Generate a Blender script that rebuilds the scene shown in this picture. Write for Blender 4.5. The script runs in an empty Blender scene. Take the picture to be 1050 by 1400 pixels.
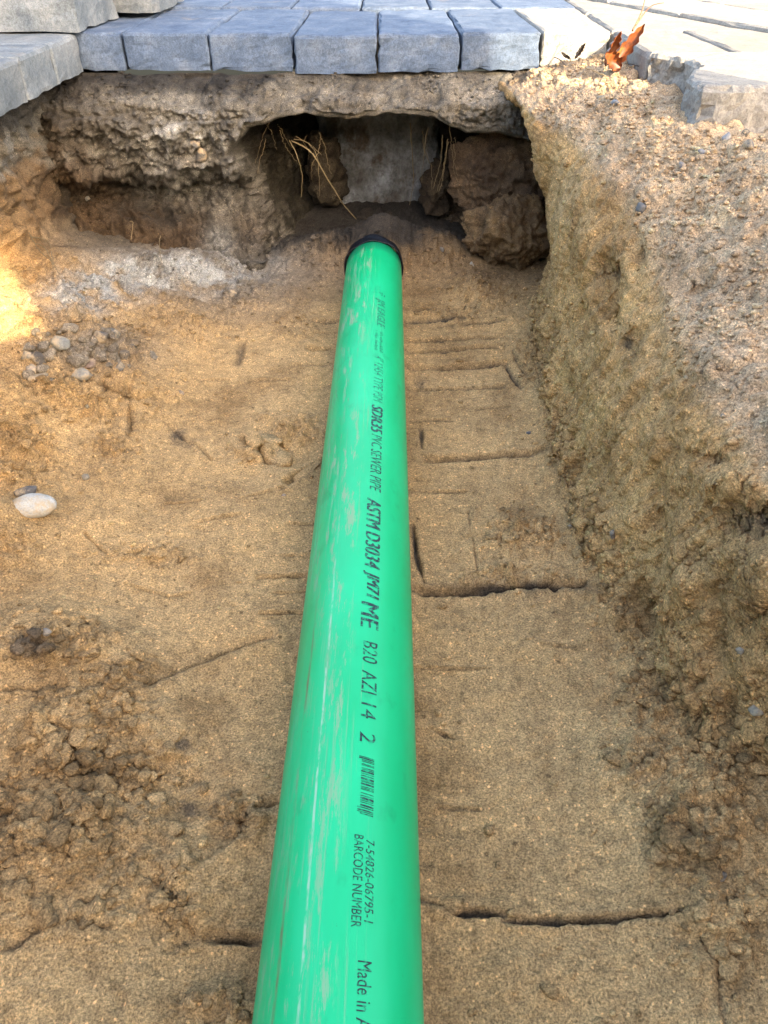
import bpy, bmesh, math, random
import numpy as np
from mathutils import Vector, Matrix

# ------------------------------------------------------------------ camera, sky, sun, exposure
scene = bpy.context.scene
col = scene.collection
R = math.radians
CAM_H, PITCH, FPX = 0.55, R(38.0), 1057.0            # metres above the pipe axis, look-down angle, focal length in photo pixels
cam_d = bpy.data.cameras.new('camera')
cam_d.sensor_fit = 'VERTICAL'
cam_d.angle_y = 2*math.atan(700/FPX) if hasattr(cam_d, 'angle_y') else cam_d.angle
cam_d.clip_start = 0.02; cam_d.clip_end = 500
cam = bpy.data.objects.new('camera', cam_d); col.objects.link(cam)
cam.location = (0, 0, CAM_H); cam.rotation_euler = (R(90)-PITCH, 0, 0)
scene.camera = cam

SUN_EL = R(22.0)
SH = Vector((0.5, -0.866)).normalized()              # horizontal direction towards the sun (behind the viewer, a little to the right)
world = bpy.data.worlds.new('World'); scene.world = world; world.use_nodes = True
wn = world.node_tree
sky = wn.nodes.new('ShaderNodeTexSky'); sky.sky_type = 'NISHITA'; sky.sun_disc = False
sky.sun_elevation = SUN_EL; sky.sun_rotation = math.atan2(SH.x, SH.y)
sky.air_density = 1.0; sky.dust_density = 4.0; sky.ozone_density = 0.5
wn.links.new(sky.outputs[0], wn.nodes['Background'].inputs[0])
wn.nodes['Background'].inputs[1].default_value = 0.15
sun_d = bpy.data.lights.new('sun', 'SUN'); sun_d.energy = 2.5; sun_d.angle = R(0.5); sun_d.color = (1.0, 0.86, 0.62)
sun = bpy.data.objects.new('sun', sun_d); col.objects.link(sun)
sun.rotation_euler = Vector((SH.x*math.cos(SUN_EL), SH.y*math.cos(SUN_EL), math.sin(SUN_EL))).to_track_quat('Z', 'Y').to_euler()
sun.location = (1, -4, 3)
vs = scene.view_settings
vs.view_transform = 'Standard'; vs.look = 'None'; vs.gamma = 1.0; vs.exposure = 2.95
vs.use_curve_mapping = False
scene.cycles.max_bounces = 6; scene.cycles.diffuse_bounces = 4

# ------------------------------------------------------------------ photo pixel <-> world helpers
cp, sp = math.cos(PITCH), math.sin(PITCH)
def ray(px, py):
    u, v = (px-525)/FPX, (py-700)/FPX                 # right, down
    return Vector((u, cp - v*sp, -sp - v*cp))         # forward = (0,cp,-sp), down = (0,-sp,-cp)
def on_z(px, py, z):
    d = ray(px, py); t = (z-CAM_H)/d.z
    return Vector((d.x*t, d.y*t, z))
def on_y(px, py, y):
    d = ray(px, py); t = y/d.y
    return Vector((d.x*t, y, CAM_H+d.z*t))
def project(P):
    x, y, z = P[..., 0], P[..., 1], P[..., 2]-CAM_H
    dep = y*cp - z*sp
    dep = np.where(dep < 0.02, 0.02, dep)
    return 525+FPX*x/dep, 700+FPX*(-y*sp - z*cp)/dep, dep

# ------------------------------------------------------------------ noise (numpy)
rng = np.random.default_rng(7)
random.seed(7)
_perm = rng.permutation(256).astype(np.int32); _perm = np.concatenate([_perm, _perm, _perm])
_g3 = rng.normal(size=(256, 3)).astype(np.float32); _g3 /= np.linalg.norm(_g3, axis=1)[:, None]
def perlin(P, scale, off=0.0):
    q = P.astype(np.float32)*np.float32(scale) + np.float32(off*17.31+131.7)
    i = np.floor(q).astype(np.int32); f = q - i; i &= 255
    w = f*f*f*(f*(f*6-15)+10)
    res = 0
    for dx in (0, 1):
        hx = _perm[i[..., 0]+dx]; wx = w[..., 0] if dx else 1-w[..., 0]
        for dy in (0, 1):
            hy = _perm[hx+i[..., 1]+dy]; wy = (w[..., 1] if dy else 1-w[..., 1])*wx
            for dz in (0, 1):
                g = _g3[_perm[hy+i[..., 2]+dz] & 255]
                d = g[..., 0]*(f[..., 0]-dx) + g[..., 1]*(f[..., 1]-dy) + g[..., 2]*(f[..., 2]-dz)
                res = res + d*wy*(w[..., 2] if dz else 1-w[..., 2])
    return res*1.5
def fbm(P, scale, octs, off=0.0, gain=0.5):
    s = 0; a = 1.0
    for k in range(octs):
        s = s + a*perlin(P, scale*2**k, off+k*3.7); a *= gain
    return s
def domes(A, B, cell, seed, rmin=0.35, rmax=0.75):
    """rounded clods on a 2-D sheet (A,B metres): 0..1 dome height"""
    a = A/cell; b = B/cell
    ia = np.floor(a).astype(np.int32); ib = np.floor(b).astype(np.int32)
    best = np.zeros_like(a, dtype=np.float32)
    tab = np.random.default_rng(seed).random((256, 4)).astype(np.float32)
    for da in (-1, 0, 1):
        for db in (-1, 0, 1):
            h = _perm[(_perm[(ia+da) & 255] + ((ib+db) & 255))] & 255
            t = tab[h]
            r = rmin+(rmax-rmin)*t[..., 2]
            d2 = ((a-(ia+da)-t[..., 0])**2 + (b-(ib+db)-t[..., 1])**2)/(r*r)
            best = np.maximum(best, np.sqrt(np.maximum(0, 1-d2))*r*(0.6+0.4*t[..., 3]))
    return best
def sstep(a, b, x):
    t = np.clip((x-a)/(b-a), 0, 1); return t*t*(3-2*t)
def gsmooth(A, sig, axis):
    k = np.arange(-int(3*sig), int(3*sig)+1); w = np.exp(-0.5*(k/sig)**2); w /= w.sum()
    n = len(k)//2
    pad = [(0, 0)]*A.ndim; pad[axis] = (n, n)
    B = np.pad(A, pad, mode='edge')
    out = 0
    for j in range(len(k)):
        sl = [slice(None)]*A.ndim; sl[axis] = slice(j, j+A.shape[axis])
        out = out + w[j]*B[tuple(sl)]
    return out
def grid_normals(P):
    du = np.gradient(P, axis=1); dv = np.gradient(P, axis=0)
    n = np.cross(du, dv); n /= np.linalg.norm(n, axis=-1, keepdims=True)+1e-12
    return n
def seg_dist(X, Y, pts):
    """distance to a polyline, signed side (+ = right hand of the direction), position 0..1 along it"""
    best = np.full(X.shape, 9.0); side = np.zeros(X.shape); along = np.zeros(X.shape)
    n = len(pts)-1
    for k in range(n):
        (ax, ay), (bx, by) = pts[k], pts[k+1]
        dx, dy = bx-ax, by-ay; L2 = dx*dx+dy*dy+1e-12
        t = np.clip(((X-ax)*dx+(Y-ay)*dy)/L2, 0, 1)
        d = np.hypot(X-ax-t*dx, Y-ay-t*dy)
        m = d < best
        best = np.where(m, d, best)
        side = np.where(m, np.sign((X-ax)*(-dy)+(Y-ay)*dx)*-1, side)
        along = np.where(m, (k+t)/n, along)
    return best, side, along

# ------------------------------------------------------------------ material helpers
def new_mat(name):
    m = bpy.data.materials.new(name); m.use_nodes = True
    nt = m.node_tree
    return m, nt, nt.nodes['Principled BSDF']
def N(nt, kind, **kw):
    n = nt.nodes.new(kind)
    for k, v in kw.items():
        if k.startswith('_'): setattr(n, k[1:], v)
        else: n.inputs[k.replace('__', ' ')].default_value = v
    return n
def ramp(nt, fac, stops, interp='LINEAR'):
    r = nt.nodes.new('ShaderNodeValToRGB'); r.color_ramp.interpolation = interp
    el = r.color_ramp.elements
    while len(el) < len(stops): el.new(0.5)
    for e, (p, c) in zip(el, stops):
        e.position = p; e.color = (c, c, c, 1) if isinstance(c, (int, float)) else (*c, 1)
    nt.links.new(fac, r.inputs[0]); return r.outputs[0]
def mix(nt, fac, a, b, mode='MIX'):
    m = nt.nodes.new('ShaderNodeMix'); m.data_type = 'RGBA'; m.blend_type = mode
    for s, v in ((0, fac), (6, a), (7, b)):
        if isinstance(v, bpy.types.NodeSocket): nt.links.new(v, m.inputs[s])
        elif s == 0: m.inputs[0].default_value = v
        else: m.inputs[s].default_value = (*v, 1)
    return m.outputs[2]
def math_n(nt, op, a, b=None, c=None):
    m = nt.nodes.new('ShaderNodeMath'); m.operation = op
    for i, v in enumerate((a, b, c)):
        if v is None: continue
        if isinstance(v, bpy.types.NodeSocket): nt.links.new(v, m.inputs[i])
        else: m.inputs[i].default_value = v
    return m.outputs[0]
def noise_n(nt, vec, scale, detail=4, rough=0.6):
    n = N(nt, 'ShaderNodeTexNoise', Scale=scale, Detail=detail, Roughness=rough)
    nt.links.new(vec, n.inputs['Vector']); return n.outputs[0]
def bump_n(nt, h, strength, dist, normal=None):
    b = N(nt, 'ShaderNodeBump', Strength=strength, Distance=dist)
    nt.links.new(h, b.inputs['Height'])
    if normal: nt.links.new(normal, b.inputs['Normal'])
    return b.outputs[0]

def soil_material(name, grain=1.0):
    m, nt, bs = new_mat(name)
    at = N(nt, 'ShaderNodeAttribute', _attribute_name='Col')
    geo = nt.nodes.new('ShaderNodeNewGeometry'); pos = geo.outputs['Position']
    n1 = noise_n(nt, pos, 520, 4, 0.78)         # sand grains
    n2 = noise_n(nt, pos, 95, 4, 0.65)          # small clumps
    n3 = noise_n(nt, pos, 12, 5, 0.6)           # drifts of damp and dry sand
    c = mix(nt, 1.0, at.outputs['Color'], ramp(nt, n1, [(0.32, 0.30), (0.5, 0.98), (0.66, 1.75)]), 'MULTIPLY')
    c = mix(nt, 1.0, c, ramp(nt, n2, [(0.28, 0.66), (0.5, 1.0), (0.72, 1.22)]), 'MULTIPLY')
    c = mix(nt, 1.0, c, ramp(nt, n3, [(0.3, (0.66, 0.62, 0.58)), (0.5, (1, 1, 1)), (0.7, (1.18, 1.15, 1.10))]), 'MULTIPLY')
    v2 = N(nt, 'ShaderNodeTexVoronoi', Scale=130.0); nt.links.new(pos, v2.inputs['Vector'])
    sel2 = math_n(nt, 'MULTIPLY', ramp(nt, v2.outputs['Color'], [(.86, 0.0), (.88, 1.0)]), ramp(nt, v2.outputs['Distance'], [(.22, 1.0), (.34, 0.0)]))
    c = mix(nt, math_n(nt, 'MULTIPLY', sel2, .75), c, mix(nt, 1.0, c, (.28, .26, .26), 'MULTIPLY'))                 # dark grit
    vor = N(nt, 'ShaderNodeTexVoronoi', Scale=300.0); nt.links.new(pos, vor.inputs['Vector'])
    sel = math_n(nt, 'MULTIPLY', ramp(nt, vor.outputs['Color'], [(0.80, 0.0), (0.83, 1.0)]), ramp(nt, vor.outputs['Distance'], [(0.35, 1.0), (0.5, 0.0)]))
    c = mix(nt, math_n(nt, 'MULTIPLY', sel, 0.7), c, mix(nt, 1.0, c, (2.0, 1.9, 1.75), 'MULTIPLY'))          # pale quartz grains
    nt.links.new(c, bs.inputs['Base Color'])
    bs.inputs['Roughness'].default_value = 0.92
    bs.inputs['Specular IOR Level'].default_value = 0.25
    b = bump_n(nt, n2, 0.6*grain, 0.006)
    b = bump_n(nt, n1, 1.0*grain, 0.0028, b)
    nt.links.new(b, bs.inputs['Normal'])
    return m
SOIL = soil_material('sandy_soil')

def mesh_grid(name, P, C, mat, flip=False):
    nv, nu = P.shape[:2]
    me = bpy.data.meshes.new(name)
    me.vertices.add(nv*nu); me.vertices.foreach_set('co', P.reshape(-1).astype(np.float32))
    idx = np.arange(nv*nu, dtype=np.int32).reshape(nv, nu)
    q = np.stack([idx[:-1, :-1], idx[:-1, 1:], idx[1:, 1:], idx[1:, :-1]], -1).reshape(-1, 4)
    if flip: q = q[:, ::-1]
    nf = len(q)
    me.loops.add(nf*4); me.loops.foreach_set('vertex_index', q.reshape(-1))
    me.polygons.add(nf); me.polygons.foreach_set('loop_start', np.arange(0, nf*4, 4, dtype=np.int32))
    me.polygons.foreach_set('loop_total', np.full(nf, 4, dtype=np.int32))
    me.polygons.foreach_set('use_smooth', np.ones(nf, dtype=bool))
    me.update(calc_edges=True)
    set_col(me, C.reshape(-1, 3))
    me.materials.append(mat)
    o = bpy.data.objects.new(name, me); col.objects.link(o)
    return o
def set_col(me, C):
    a = me.color_attributes.new('Col', 'FLOAT_COLOR', 'POINT')
    rgba = np.ones((len(C), 4), np.float32); rgba[:, :3] = np.asarray(C)*.64
    a.data.foreach_set('color', rgba.reshape(-1))
def tag(o, label=None, cat=None, group=None, kind=None):
    if label: o['label'] = label
    if cat: o['category'] = cat
    if group: o['group'] = group
    if kind: o['kind'] = kind
    return o

# ------------------------------------------------------------------ THE TRENCH: floor, side walls and bank as one swept sheet
SAND   = np.array((0.77, 0.480, 0.208)); SAND_D = np.array((0.54, 0.320, 0.128))
OCHRE  = np.array((0.72, 0.420, 0.165)); BANK   = np.array((0.78, 0.535, 0.315))
GREY   = np.array((0.36, 0.315, 0.25)); PALE   = np.array((0.52, 0.49, 0.43))
HUMUS_AND_SHADE  = np.array((0.035, 0.029, 0.023)); BROWN  = np.array((0.20, 0.125, 0.065))
OLIVE  = np.array((0.20, 0.165, 0.10))
def lerp(C, c, m): return C*(1-m[..., None]) + c*m[..., None]

XF = ([-1, 0, .2, .37, .44, .638, .943, 1.20, 1.35, 1.42, 1.52, 1.7, 2.2], [.40, .38, .355, .33, .296, .246, .250, .268, .285, .30, .365, .37, .37])
XL = ([-1, 0, .3, .45, .58, .71, .97, 1.1, 1.3, 1.46, 1.7, 2.2], [.40, .37, .30, .288, .278, .280, .300, .272, .256, .235, .22, .22])
ZL = ([-1, .3, .5, .8, 1.1, 1.3, 1.46, 1.7, 2.2], [.17, .18, .185, .205, .245, .265, .275, .28, .28])
XE = ([-1, 0, .5, 1.0, 1.12, 1.2, 1.68, 2.2], [.90, .80, .66, .52, .44, .418, .437, .44])
yy = np.linspace(-0.95, 2.1, 611)
I = lambda t, y=yy: np.interp(y, t[0], t[1])
xf, xl, zl, xe = I(XF), I(XL), I(ZL), I(XE)
back = sstep(1.42, 1.54, yy)                             # where the wall ends and the hollow begins
z3 = I(([-1, .3, .8, 1.1, 1.3, 1.6], [.03, .03, .05, .075, .06, .02]))
z4 = I(([-1, .3, .7, .95, 1.1, 1.3, 1.45, 1.7], [-.03, -.03, -.02, .002, .02, .005, -.015, -.02]))
zb = I(([-1, 1.4, 1.7, 1.82, 1.92, 2.1], [-.053, -.053, -.048, -.035, -.02, .0]))
zE = I(([-1, 1.0, 1.2, 1.45, 1.62, 1.69, 1.72], [.335, .338, .332, .330, .338, .334, .290]))
one = np.ones_like(yy); lw_ = I(([-1, .6, .95, 1.6, 2.2], [.5, .6, 1, 1, 1]))
ctrl = [(-1.05*one, .293*one), (-.60*one, .297*one), (-.60-.07*lw_, .19*one), (-.60-.075*lw_, z3), (-.48*one, z4), (-.30*one, zb+.006),
        (0*one, zb), (xf-.045, zb+.002), (xf, zb+.012), (xf*(1-back)+.37*back+(.012*(1-back)), .07*(1-back)+.15*back),
        (xl, zl), (xl*.5+xe*.5, zl*.35+zE*.65), (xe, zE), (1.35*one, .292*one)]
nseg = [14, 36, 36, 70, 125, 130, 145, 40, 95, 95, 85, 85, 20]
S = []
for k, n in enumerate(nseg):
    t = np.linspace(0, 1, n, endpoint=False)
    (x0, z0), (x1, z1) = ctrl[k], ctrl[k+1]
    S.append(np.stack([x0[:, None]*(1-t)+x1[:, None]*t, z0[:, None]*(1-t)+z1[:, None]*t], -1))
S = np.concatenate(S, 1)                                  # (611, ncol, 2)
S0 = gsmooth(S, 9, 1); S1 = gsmooth(S, 26, 1); wS = sstep(700, 740, np.arange(S.shape[1]))[None, :, None]*(1-sstep(1.30, 1.42, yy))[:, None, None]
S = gsmooth(S0*(1-wS)+S1*wS, 4, 0)
v = np.linspace(700/FPX*1.02, (292-700)/FPX, 700)
th = PITCH+np.arctan(v); rows = 0.6035/np.tan(th)
rows = np.concatenate([np.linspace(-0.95, rows[0], 60, endpoint=False), rows, np.linspace(rows[-1]+.006, 2.09, 14)])
fi = (rows-yy[0])/(yy[1]-yy[0]); i0 = np.clip(fi.astype(int), 0, len(yy)-2); f = (fi-i0)[:, None, None]
X2 = S[i0]*(1-f)+S[i0+1]*f
P = np.stack([X2[..., 0], np.broadcast_to(rows[:, None], X2.shape[:2]), X2[..., 1]], -1)
# large lumps first
nrm = grid_normals(P)
wallm = sstep(0.85, 0.55, nrm[..., 2])                    # steep faces
jcol = np.arange(P.shape[1])[None, :]*np.ones((P.shape[0], 1))
isright = sstep(560, 590, jcol)
bankm = isright*(1-wallm)*sstep(.12, .2, P[..., 2])
floorm = (1-wallm)*(1-sstep(.0, .08, P[..., 2]))
Q = P*np.array((1, 1, .35))                              # stretched up the wall: spade marks
d = 0.010*fbm(P, 7, 3, 1)*(0.5+wallm+.6*bankm) + wallm*(0.006*fbm(Q*np.array((1, 1, .5)), 14, 2, 2) + .0055*fbm(np.stack([P[..., 0]*.6, P[..., 1]+.45*P[..., 2], P[..., 2]*.12], -1), 55, 3, 6) + .0025*fbm(P, 90, 3, 5))
d += bankm*(.008*fbm(P, 30, 4, 8))
leftm = (1-isright)*sstep(.02, .09, P[..., 2])*sstep(-.52, -.58, P[..., 0])
d += leftm*(.020*fbm(P, 16, 3, 9)+.010*fbm(P, 50, 3, 10))
P = P+nrm*d[..., None]

# features drawn on the floor: (photo polyline, half width m, depth m)
def fl(pts, z=-.05): return [(on_z(px, py, z).x, on_z(px, py, z).y) for px, py in pts]
GROOVES = [([(556, 467), (620, 463), (690, 459)], .0022, .007), ([(556, 482), (697, 472)], .0018, .005), ([(560, 503), (640, 498), (693, 493)], .0030, .008),
  ([(690, 494), (712, 531)], .0016, .004), ([(700, 480), (722, 520)], .0013, .003), ([(558, 532), (690, 526)], .002, .005), ([(585, 625), (660, 623), (738, 620)], .0032, .009),
  ([(556, 671), (640, 671)], .0013, .004), ([(565, 716), (570, 760), (580, 795)], .0018, .005), ([(565, 806), (620, 806), (700, 801), (800, 800)], .0040, .011),
  ([(566, 913), (672, 912)], .0010, .003), ([(588, 996), (622, 1010)], .0012, .003), ([(578, 1236), (615, 1243), (690, 1249)], .0024, .007),
  ([(690, 1258), (790, 1259), (940, 1255)], .0020, .006), ([(940, 1256), (975, 1340), (990, 1400)], .0014, .003), ([(556, 440), (640, 436)], .003, .003),
  ([(425, 478), (462, 475)], .0030, .008), ([(408, 441), (470, 437)], .0018, .004), ([(352, 788), (418, 784)], .0019, .006), ([(372, 811), (416, 810)], .0013, .004),
  ([(356, 840), (412, 838)], .0016, .005), ([(392, 717), (432, 717)], .0012, .003), ([(280, 1277), (355, 1281)], .0022, .007), ([(308, 1122), (340, 1112), (378, 1103)], .0045, .010),
  ([(270, 720), (330, 711)], .0015, .004), ([(120, 745), (150, 768), (210, 755)], .0016, .005), ([(185, 763), (215, 755)], .0014, .004), ([(0, 968), (60, 963), (130, 940)], .0018, .005), ([(118, 880), (116, 950)], .0015, .005),
  ([(270, 612), (290, 632)], .0012, .003), ([(225, 695), (275, 690)], .0012, .003), ([(325, 500), (332, 470)], .003, .003), ([(265, 525), (312, 522)], .0012, .003), ([(338, 522), (395, 518)], .0012, .003),
  ([(330, 602), (352, 626), (372, 604), (392, 612)], .0028, .012), ([(352, 626), (368, 636)], .0022, .009), ([(392, 664), (418, 642), (440, 622)], .0030, .010), ([(230, 588), (262, 612)], .0016, .003),
  ([(0, 1262), (70, 1258), (140, 1240)], .002, .006)]
SCARPS = [([(270, 1190), (330, 1150), (378, 1105)], -.010, .06), ([(270, 1290), (262, 1230), (225, 1185)], -.009, .05), ([(205, 566), (186, 580), (180, 612)], .012, .05), ([(200, 948), (270, 906), (368, 871)], -.010, .05)]
GROOVES += [([(560, 425), (650, 421)], .0022, .005), ([(600, 447), (690, 441)], .0016, .004), ([(560, 575), (620, 573)], .0012, .003), ([(575, 580), (577, 610)], .0012, .003), ([(640, 700), (655, 790)], .0010, .002), ([(560, 655), (590, 655)], .0012, .003), ([(650, 560), (700, 556)], .001, .003),
  ([(430, 455), (462, 453)], .0016, .004), ([(400, 500), (455, 497)], .0014, .003), ([(380, 760), (424, 758)], .0010, .003), ([(330, 690), (390, 672)], .0014, .003), ([(170, 800), (230, 812), (260, 806)], .0012, .003), ([(600, 1100), (660, 1104)], .0010, .002), ([(740, 880), (800, 884)], .0009, .002),
  ([(200, 948), (235, 925), (270, 906), (320, 886), (368, 871)], .0045, .009), ([(95, 573), (140, 566), (182, 565)], .0035, .008), ([(186, 585), (180, 612)], .003, .007), ([(20, 1300), (80, 1268), (150, 1272)], .003, .006)]
Xw, Yw = P[..., 0], P[..., 1]
dz = np.zeros(Xw.shape); cut = np.zeros(Xw.shape)
wig = .0007*perlin(P, 22, 3)+.0003*perlin(P, 160, 4)
for pts, w, dep in GROOVES:
    far = 1+1.7*max(0, on_z(*pts[0], -.05).y-.6); w *= 1.05*far; dep *= 1.7*(.5+.5*far)
    q = fl(pts); xs = [a for a, b in q]; ys = [b for a, b in q]
    m = (Xw > min(xs)-.03) & (Xw < max(xs)+.03) & (Yw > min(ys)-.03) & (Yw < max(ys)+.03) & (P[..., 2] < .08)
    if not m.any(): continue
    dd, sd, al = seg_dist(Xw[m]+wig[m], Yw[m]+wig[m]*.8, q)
    taper = (.35+.65*np.sin(np.pi*np.clip(al, .02, .98))**.6)*(0.92+.3*perlin(P[m], 60, 9))
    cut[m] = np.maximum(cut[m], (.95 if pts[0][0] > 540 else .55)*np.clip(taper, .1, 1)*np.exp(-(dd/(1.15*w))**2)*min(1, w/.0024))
    dz[m] -= dep*np.clip(taper, .15, 1.3)*np.exp(-(dd/w)**2) - .0012*np.exp(-((dd-2.6*w)/(1.6*w))**2)
for pts, dep, fall in SCARPS:
    q = fl(pts); xs = [a for a, b in q]; ys = [b for a, b in q]
    m = (Xw > min(xs)-3*fall) & (Xw < max(xs)+3*fall) & (Yw > min(ys)-3*fall) & (Yw < max(ys)+3*fall) & (P[..., 2] < .1)
    dd, sd, al = seg_dist(Xw[m]+wig[m]*2, Yw[m]+wig[m]*2, q)
    end = np.sin(np.pi*np.clip(al, .001, .999))**.5
    s = sstep(-.0015, .0015, dd*sd)
    dz[m] -= abs(dep)*(s if dep > 0 else 1-s)*np.exp(-(dd/fall)**2*2.0)*end
    dz[m] += abs(dep)*.5*((1-s) if dep > 0 else s)*np.exp(-(dd/fall)**2*5)*end
# soft mounds and hollows: (photo px, radius m, height m)
MOUNDS = [((40, 525), .10, .034), ((130, 535), .06, .022), ((20, 610), .06, .018), ((10, 742), .035, .024), ((60, 880), .05, .018), ((150, 905), .04, .012), ((130, 1010), .07, .012),
  ((90, 1100), .08, -.012), ((230, 1000), .03, .010), ((60, 1020), .04, .012), ((170, 1120), .035, .012), ((100, 1165), .03, .010), ((30, 930), .05, .012), ((250, 1170), .03, .008), ((330, 1080), .05, .006), ((150, 720), .05, .006), ((250, 800), .06, -.005), ((330, 700), .06, .005), ((200, 650), .05, .006), ((60, 1190), .06, .012), ((200, 1080), .06, -.006), ((300, 1330), .05, -.007), ((385, 655), .03, .005), ((420, 610), .035, -.010), ((345, 615), .03, .006),
  ((870, 1040), .04, .014), ((960, 1130), .06, .022), ((1000, 1250), .08, .014), ((700, 560), .05, .003), ((640, 1080), .07, -.003), ((720, 740), .05, .005), ((790, 560), .03, .012), ((690, 430), .04, .010), ((640, 395), .035, .012),
  ((522, 358), .075, .100), ((600, 352), .07, .05), ((435, 352), .07, .045), ((90, 480), .05, .012), ((250, 440), .06, .006), ((100, 412), .06, .028), ((170, 392), .06, .028), ((250, 378), .06, .030), ((300, 372), .04, .020)]
for (px, py), r, h in MOUNDS:
    q = on_z(px, py, -.045)
    dz += h*(1.5 if px < 400 and py > 500 else 1)*np.exp(-((Xw-q.x)**2+(Yw-q.y)**2)/(r*r))*(P[..., 2] < .12)
xp_ = -.0298+.007*Yw
dz += (Yw < 1.46)*(.011*np.exp(-((np.abs(Xw-xp_)-.047)/.014)**2)*np.clip(.55+.9*fbm(P, 18, 2, 55), 0, 1.3))*(np.abs(Xw-xp_) < .12)
P[..., 2] += dz

# crumbly zones on the floor and at the foot of the walls
pxg, pyg, dep = project(P)
def blob(cx, cy, rx, ry): return np.exp(-(((pxg-cx)/rx)**2+((pyg-cy)/ry)**2))
crumb = np.zeros(Xw.shape)
for a in [(120, 1010, 90, 80, 1), (90, 1130, 110, 90, 1), (190, 1060, 60, 70, .8), (170, 930, 50, 30, .9), (70, 880, 80, 35, .9), (60, 1240, 100, 35, .7), (240, 1230, 40, 50, .6), (330, 1120, 40, 25, .9),
          (300, 1380, 60, 30, .6), (100, 540, 110, 45, 1), (20, 620, 60, 60, 1), (100, 480, 90, 40, 1), (15, 740, 30, 30, 1), (390, 590, 50, 22, .6), (345, 612, 30, 20, .5), (250, 435, 90, 40, .5), (350, 400, 60, 30, .7),
          (150, 610, 50, 25, .5), (700, 790, 70, 14, .9), (720, 730, 60, 25, .6), (660, 400, 60, 30, .7), (620, 430, 50, 18, .6), (960, 1120, 70, 90, 1), (880, 1040, 50, 30, .8), (890, 930, 45, 55, .8), (990, 1250, 60, 90, .7),
          (800, 690, 25, 90, .8), (770, 590, 25, 60, .8), (735, 480, 25, 50, .7), (830, 800, 30, 50, .6), (620, 1240, 30, 12, .5), (300, 580, 80, 18, .3), (200, 760, 80, 20, .35), (400, 440, 30, 30, .5), (510, 345, 130, 30, 1), (110, 395, 110, 40, 1), (240, 375, 100, 30, 1), (100, 470, 90, 40, 1)]:
    crumb = np.maximum(crumb, a[4]*blob(*a[:4]))
crumb *= (P[..., 2] < .16)*(pyg > 250)
foot = np.exp(-((Xw-np.interp(Yw, XF[0], XF[1])+.012)/.028)**2)*(P[..., 2] < .05)*isright
crumb = np.clip(np.maximum(crumb, foot*.5), 0, 1)*(1-.9*isright*sstep(.0, .035, P[..., 2]))
crumb = np.clip(crumb*(1.0+.9*fbm(P, 14, 3, 12)), 0, 1)
nrm = grid_normals(P)
A1 = Xw+.7*P[..., 2]+.008*fbm(P, 70, 2, 20); B1 = Yw+.25*P[..., 2]+.008*fbm(P, 70, 2, 23)
big = domes(A1, B1, .020, 3, .25, .7); sml = domes(A1, B1, .0085, 4, .3, .75)
rough_bank = np.clip(bankm+.06*wallm, 0, 1)
ledge = np.clip(blob(110, 395, 110, 40)+blob(240, 375, 100, 30), 0, 1)*(1-isright)
rid = 1-np.abs(fbm(P, 46, 3, 36))*1.6
d = ledge*(.010*fbm(P, 35, 4, 35)) + crumb*(.016*big+.0090*sml+.0110*rid+.0100*fbm(P, 65, 3, 33)) + rough_bank*(.0058*sml*sstep(-.3, .35, perlin(P, 16, 30))+.0035*big*sstep(0.05, .4, perlin(P, 10, 31)))
d += .0022*fbm(P, 22, 3, 40)*(1+1.2*rough_bank) + .0016*fbm(P, 95, 3, 41)*(1+1.3*np.maximum(crumb, rough_bank)+.4*wallm)
d += (.0011*perlin(P, 330, 44))*(1+.8*np.maximum(crumb, rough_bank))
# scattered pits in the trodden sand
pit = sstep(.42, .7, perlin(P, 42, 50))*sstep(-.1, .3, perlin(P, 6, 51))
d -= .0022*pit*floorm
# dents, gouges and lumps in the right-hand wall and bank: (px, py, radius px, depth m)
for px, py, rx, ry, dd in [(826, 372, 16, 22, .022), (952, 388, 20, 14, .020), (884, 840, 15, 30, .022), (985, 870, 12, 60, .012), (1015, 665, 40, 16, -.018), (1020, 712, 40, 26, .030), (872, 345, 8, 26, .010), (800, 640, 14, 40, .006),
                           (968, 625, 22, 12, .012), (860, 470, 14, 40, .008), (835, 430, 12, 30, .010), (1035, 900, 70, 130, -.010), (900, 720, 10, 50, .010), (935, 780, 20, 50, -.012), (1000, 950, 14, 50, .012), (780, 300, 20, 40, -.008), (1000, 500, 40, 20, -.010),
                           (880, 155, 16, 12, .012), (1035, 170, 16, 10, .015), (950, 290, 22, 8, .008)]:
    d -= dd*np.exp(-((((pxg-px)/rx)**2+((pyg-py)/ry)**2)))*isright
P = P+nrm*d[..., None]

# soil colour of the sheet (dry, damp, ochre, grey: ground patches and painted light)
n_lo = fbm(P, 5, 4, 60); n_mid = fbm(P, 22, 3, 61)
C = np.broadcast_to(SAND, P.shape).copy()
C = lerp(C, SAND_D, np.clip(.25+.55*n_lo+.25*n_mid, 0, 1)*.75)
C = lerp(C, SAND_D*.85, np.clip(crumb*.55, 0, 1))
C = lerp(C, OCHRE*1.12, wallm*isright*np.clip(.65+.8*n_lo, 0, .95))
C = lerp(C, BANK, np.clip(rough_bank*isright*sstep(.10, .22, P[..., 2]+.03*n_lo)*1.1, 0, 1))
C = lerp(C, OCHRE*.85, isright*wallm*blob(1010, 850, 80, 230)*.75)
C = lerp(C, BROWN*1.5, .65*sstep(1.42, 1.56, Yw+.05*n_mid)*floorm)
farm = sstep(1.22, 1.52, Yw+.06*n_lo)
C = lerp(C, GREY*.62, np.clip(farm*(1-isright)*.75*sstep(-.02, -.25, Xw+.05*n_lo), 0, 1))
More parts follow.
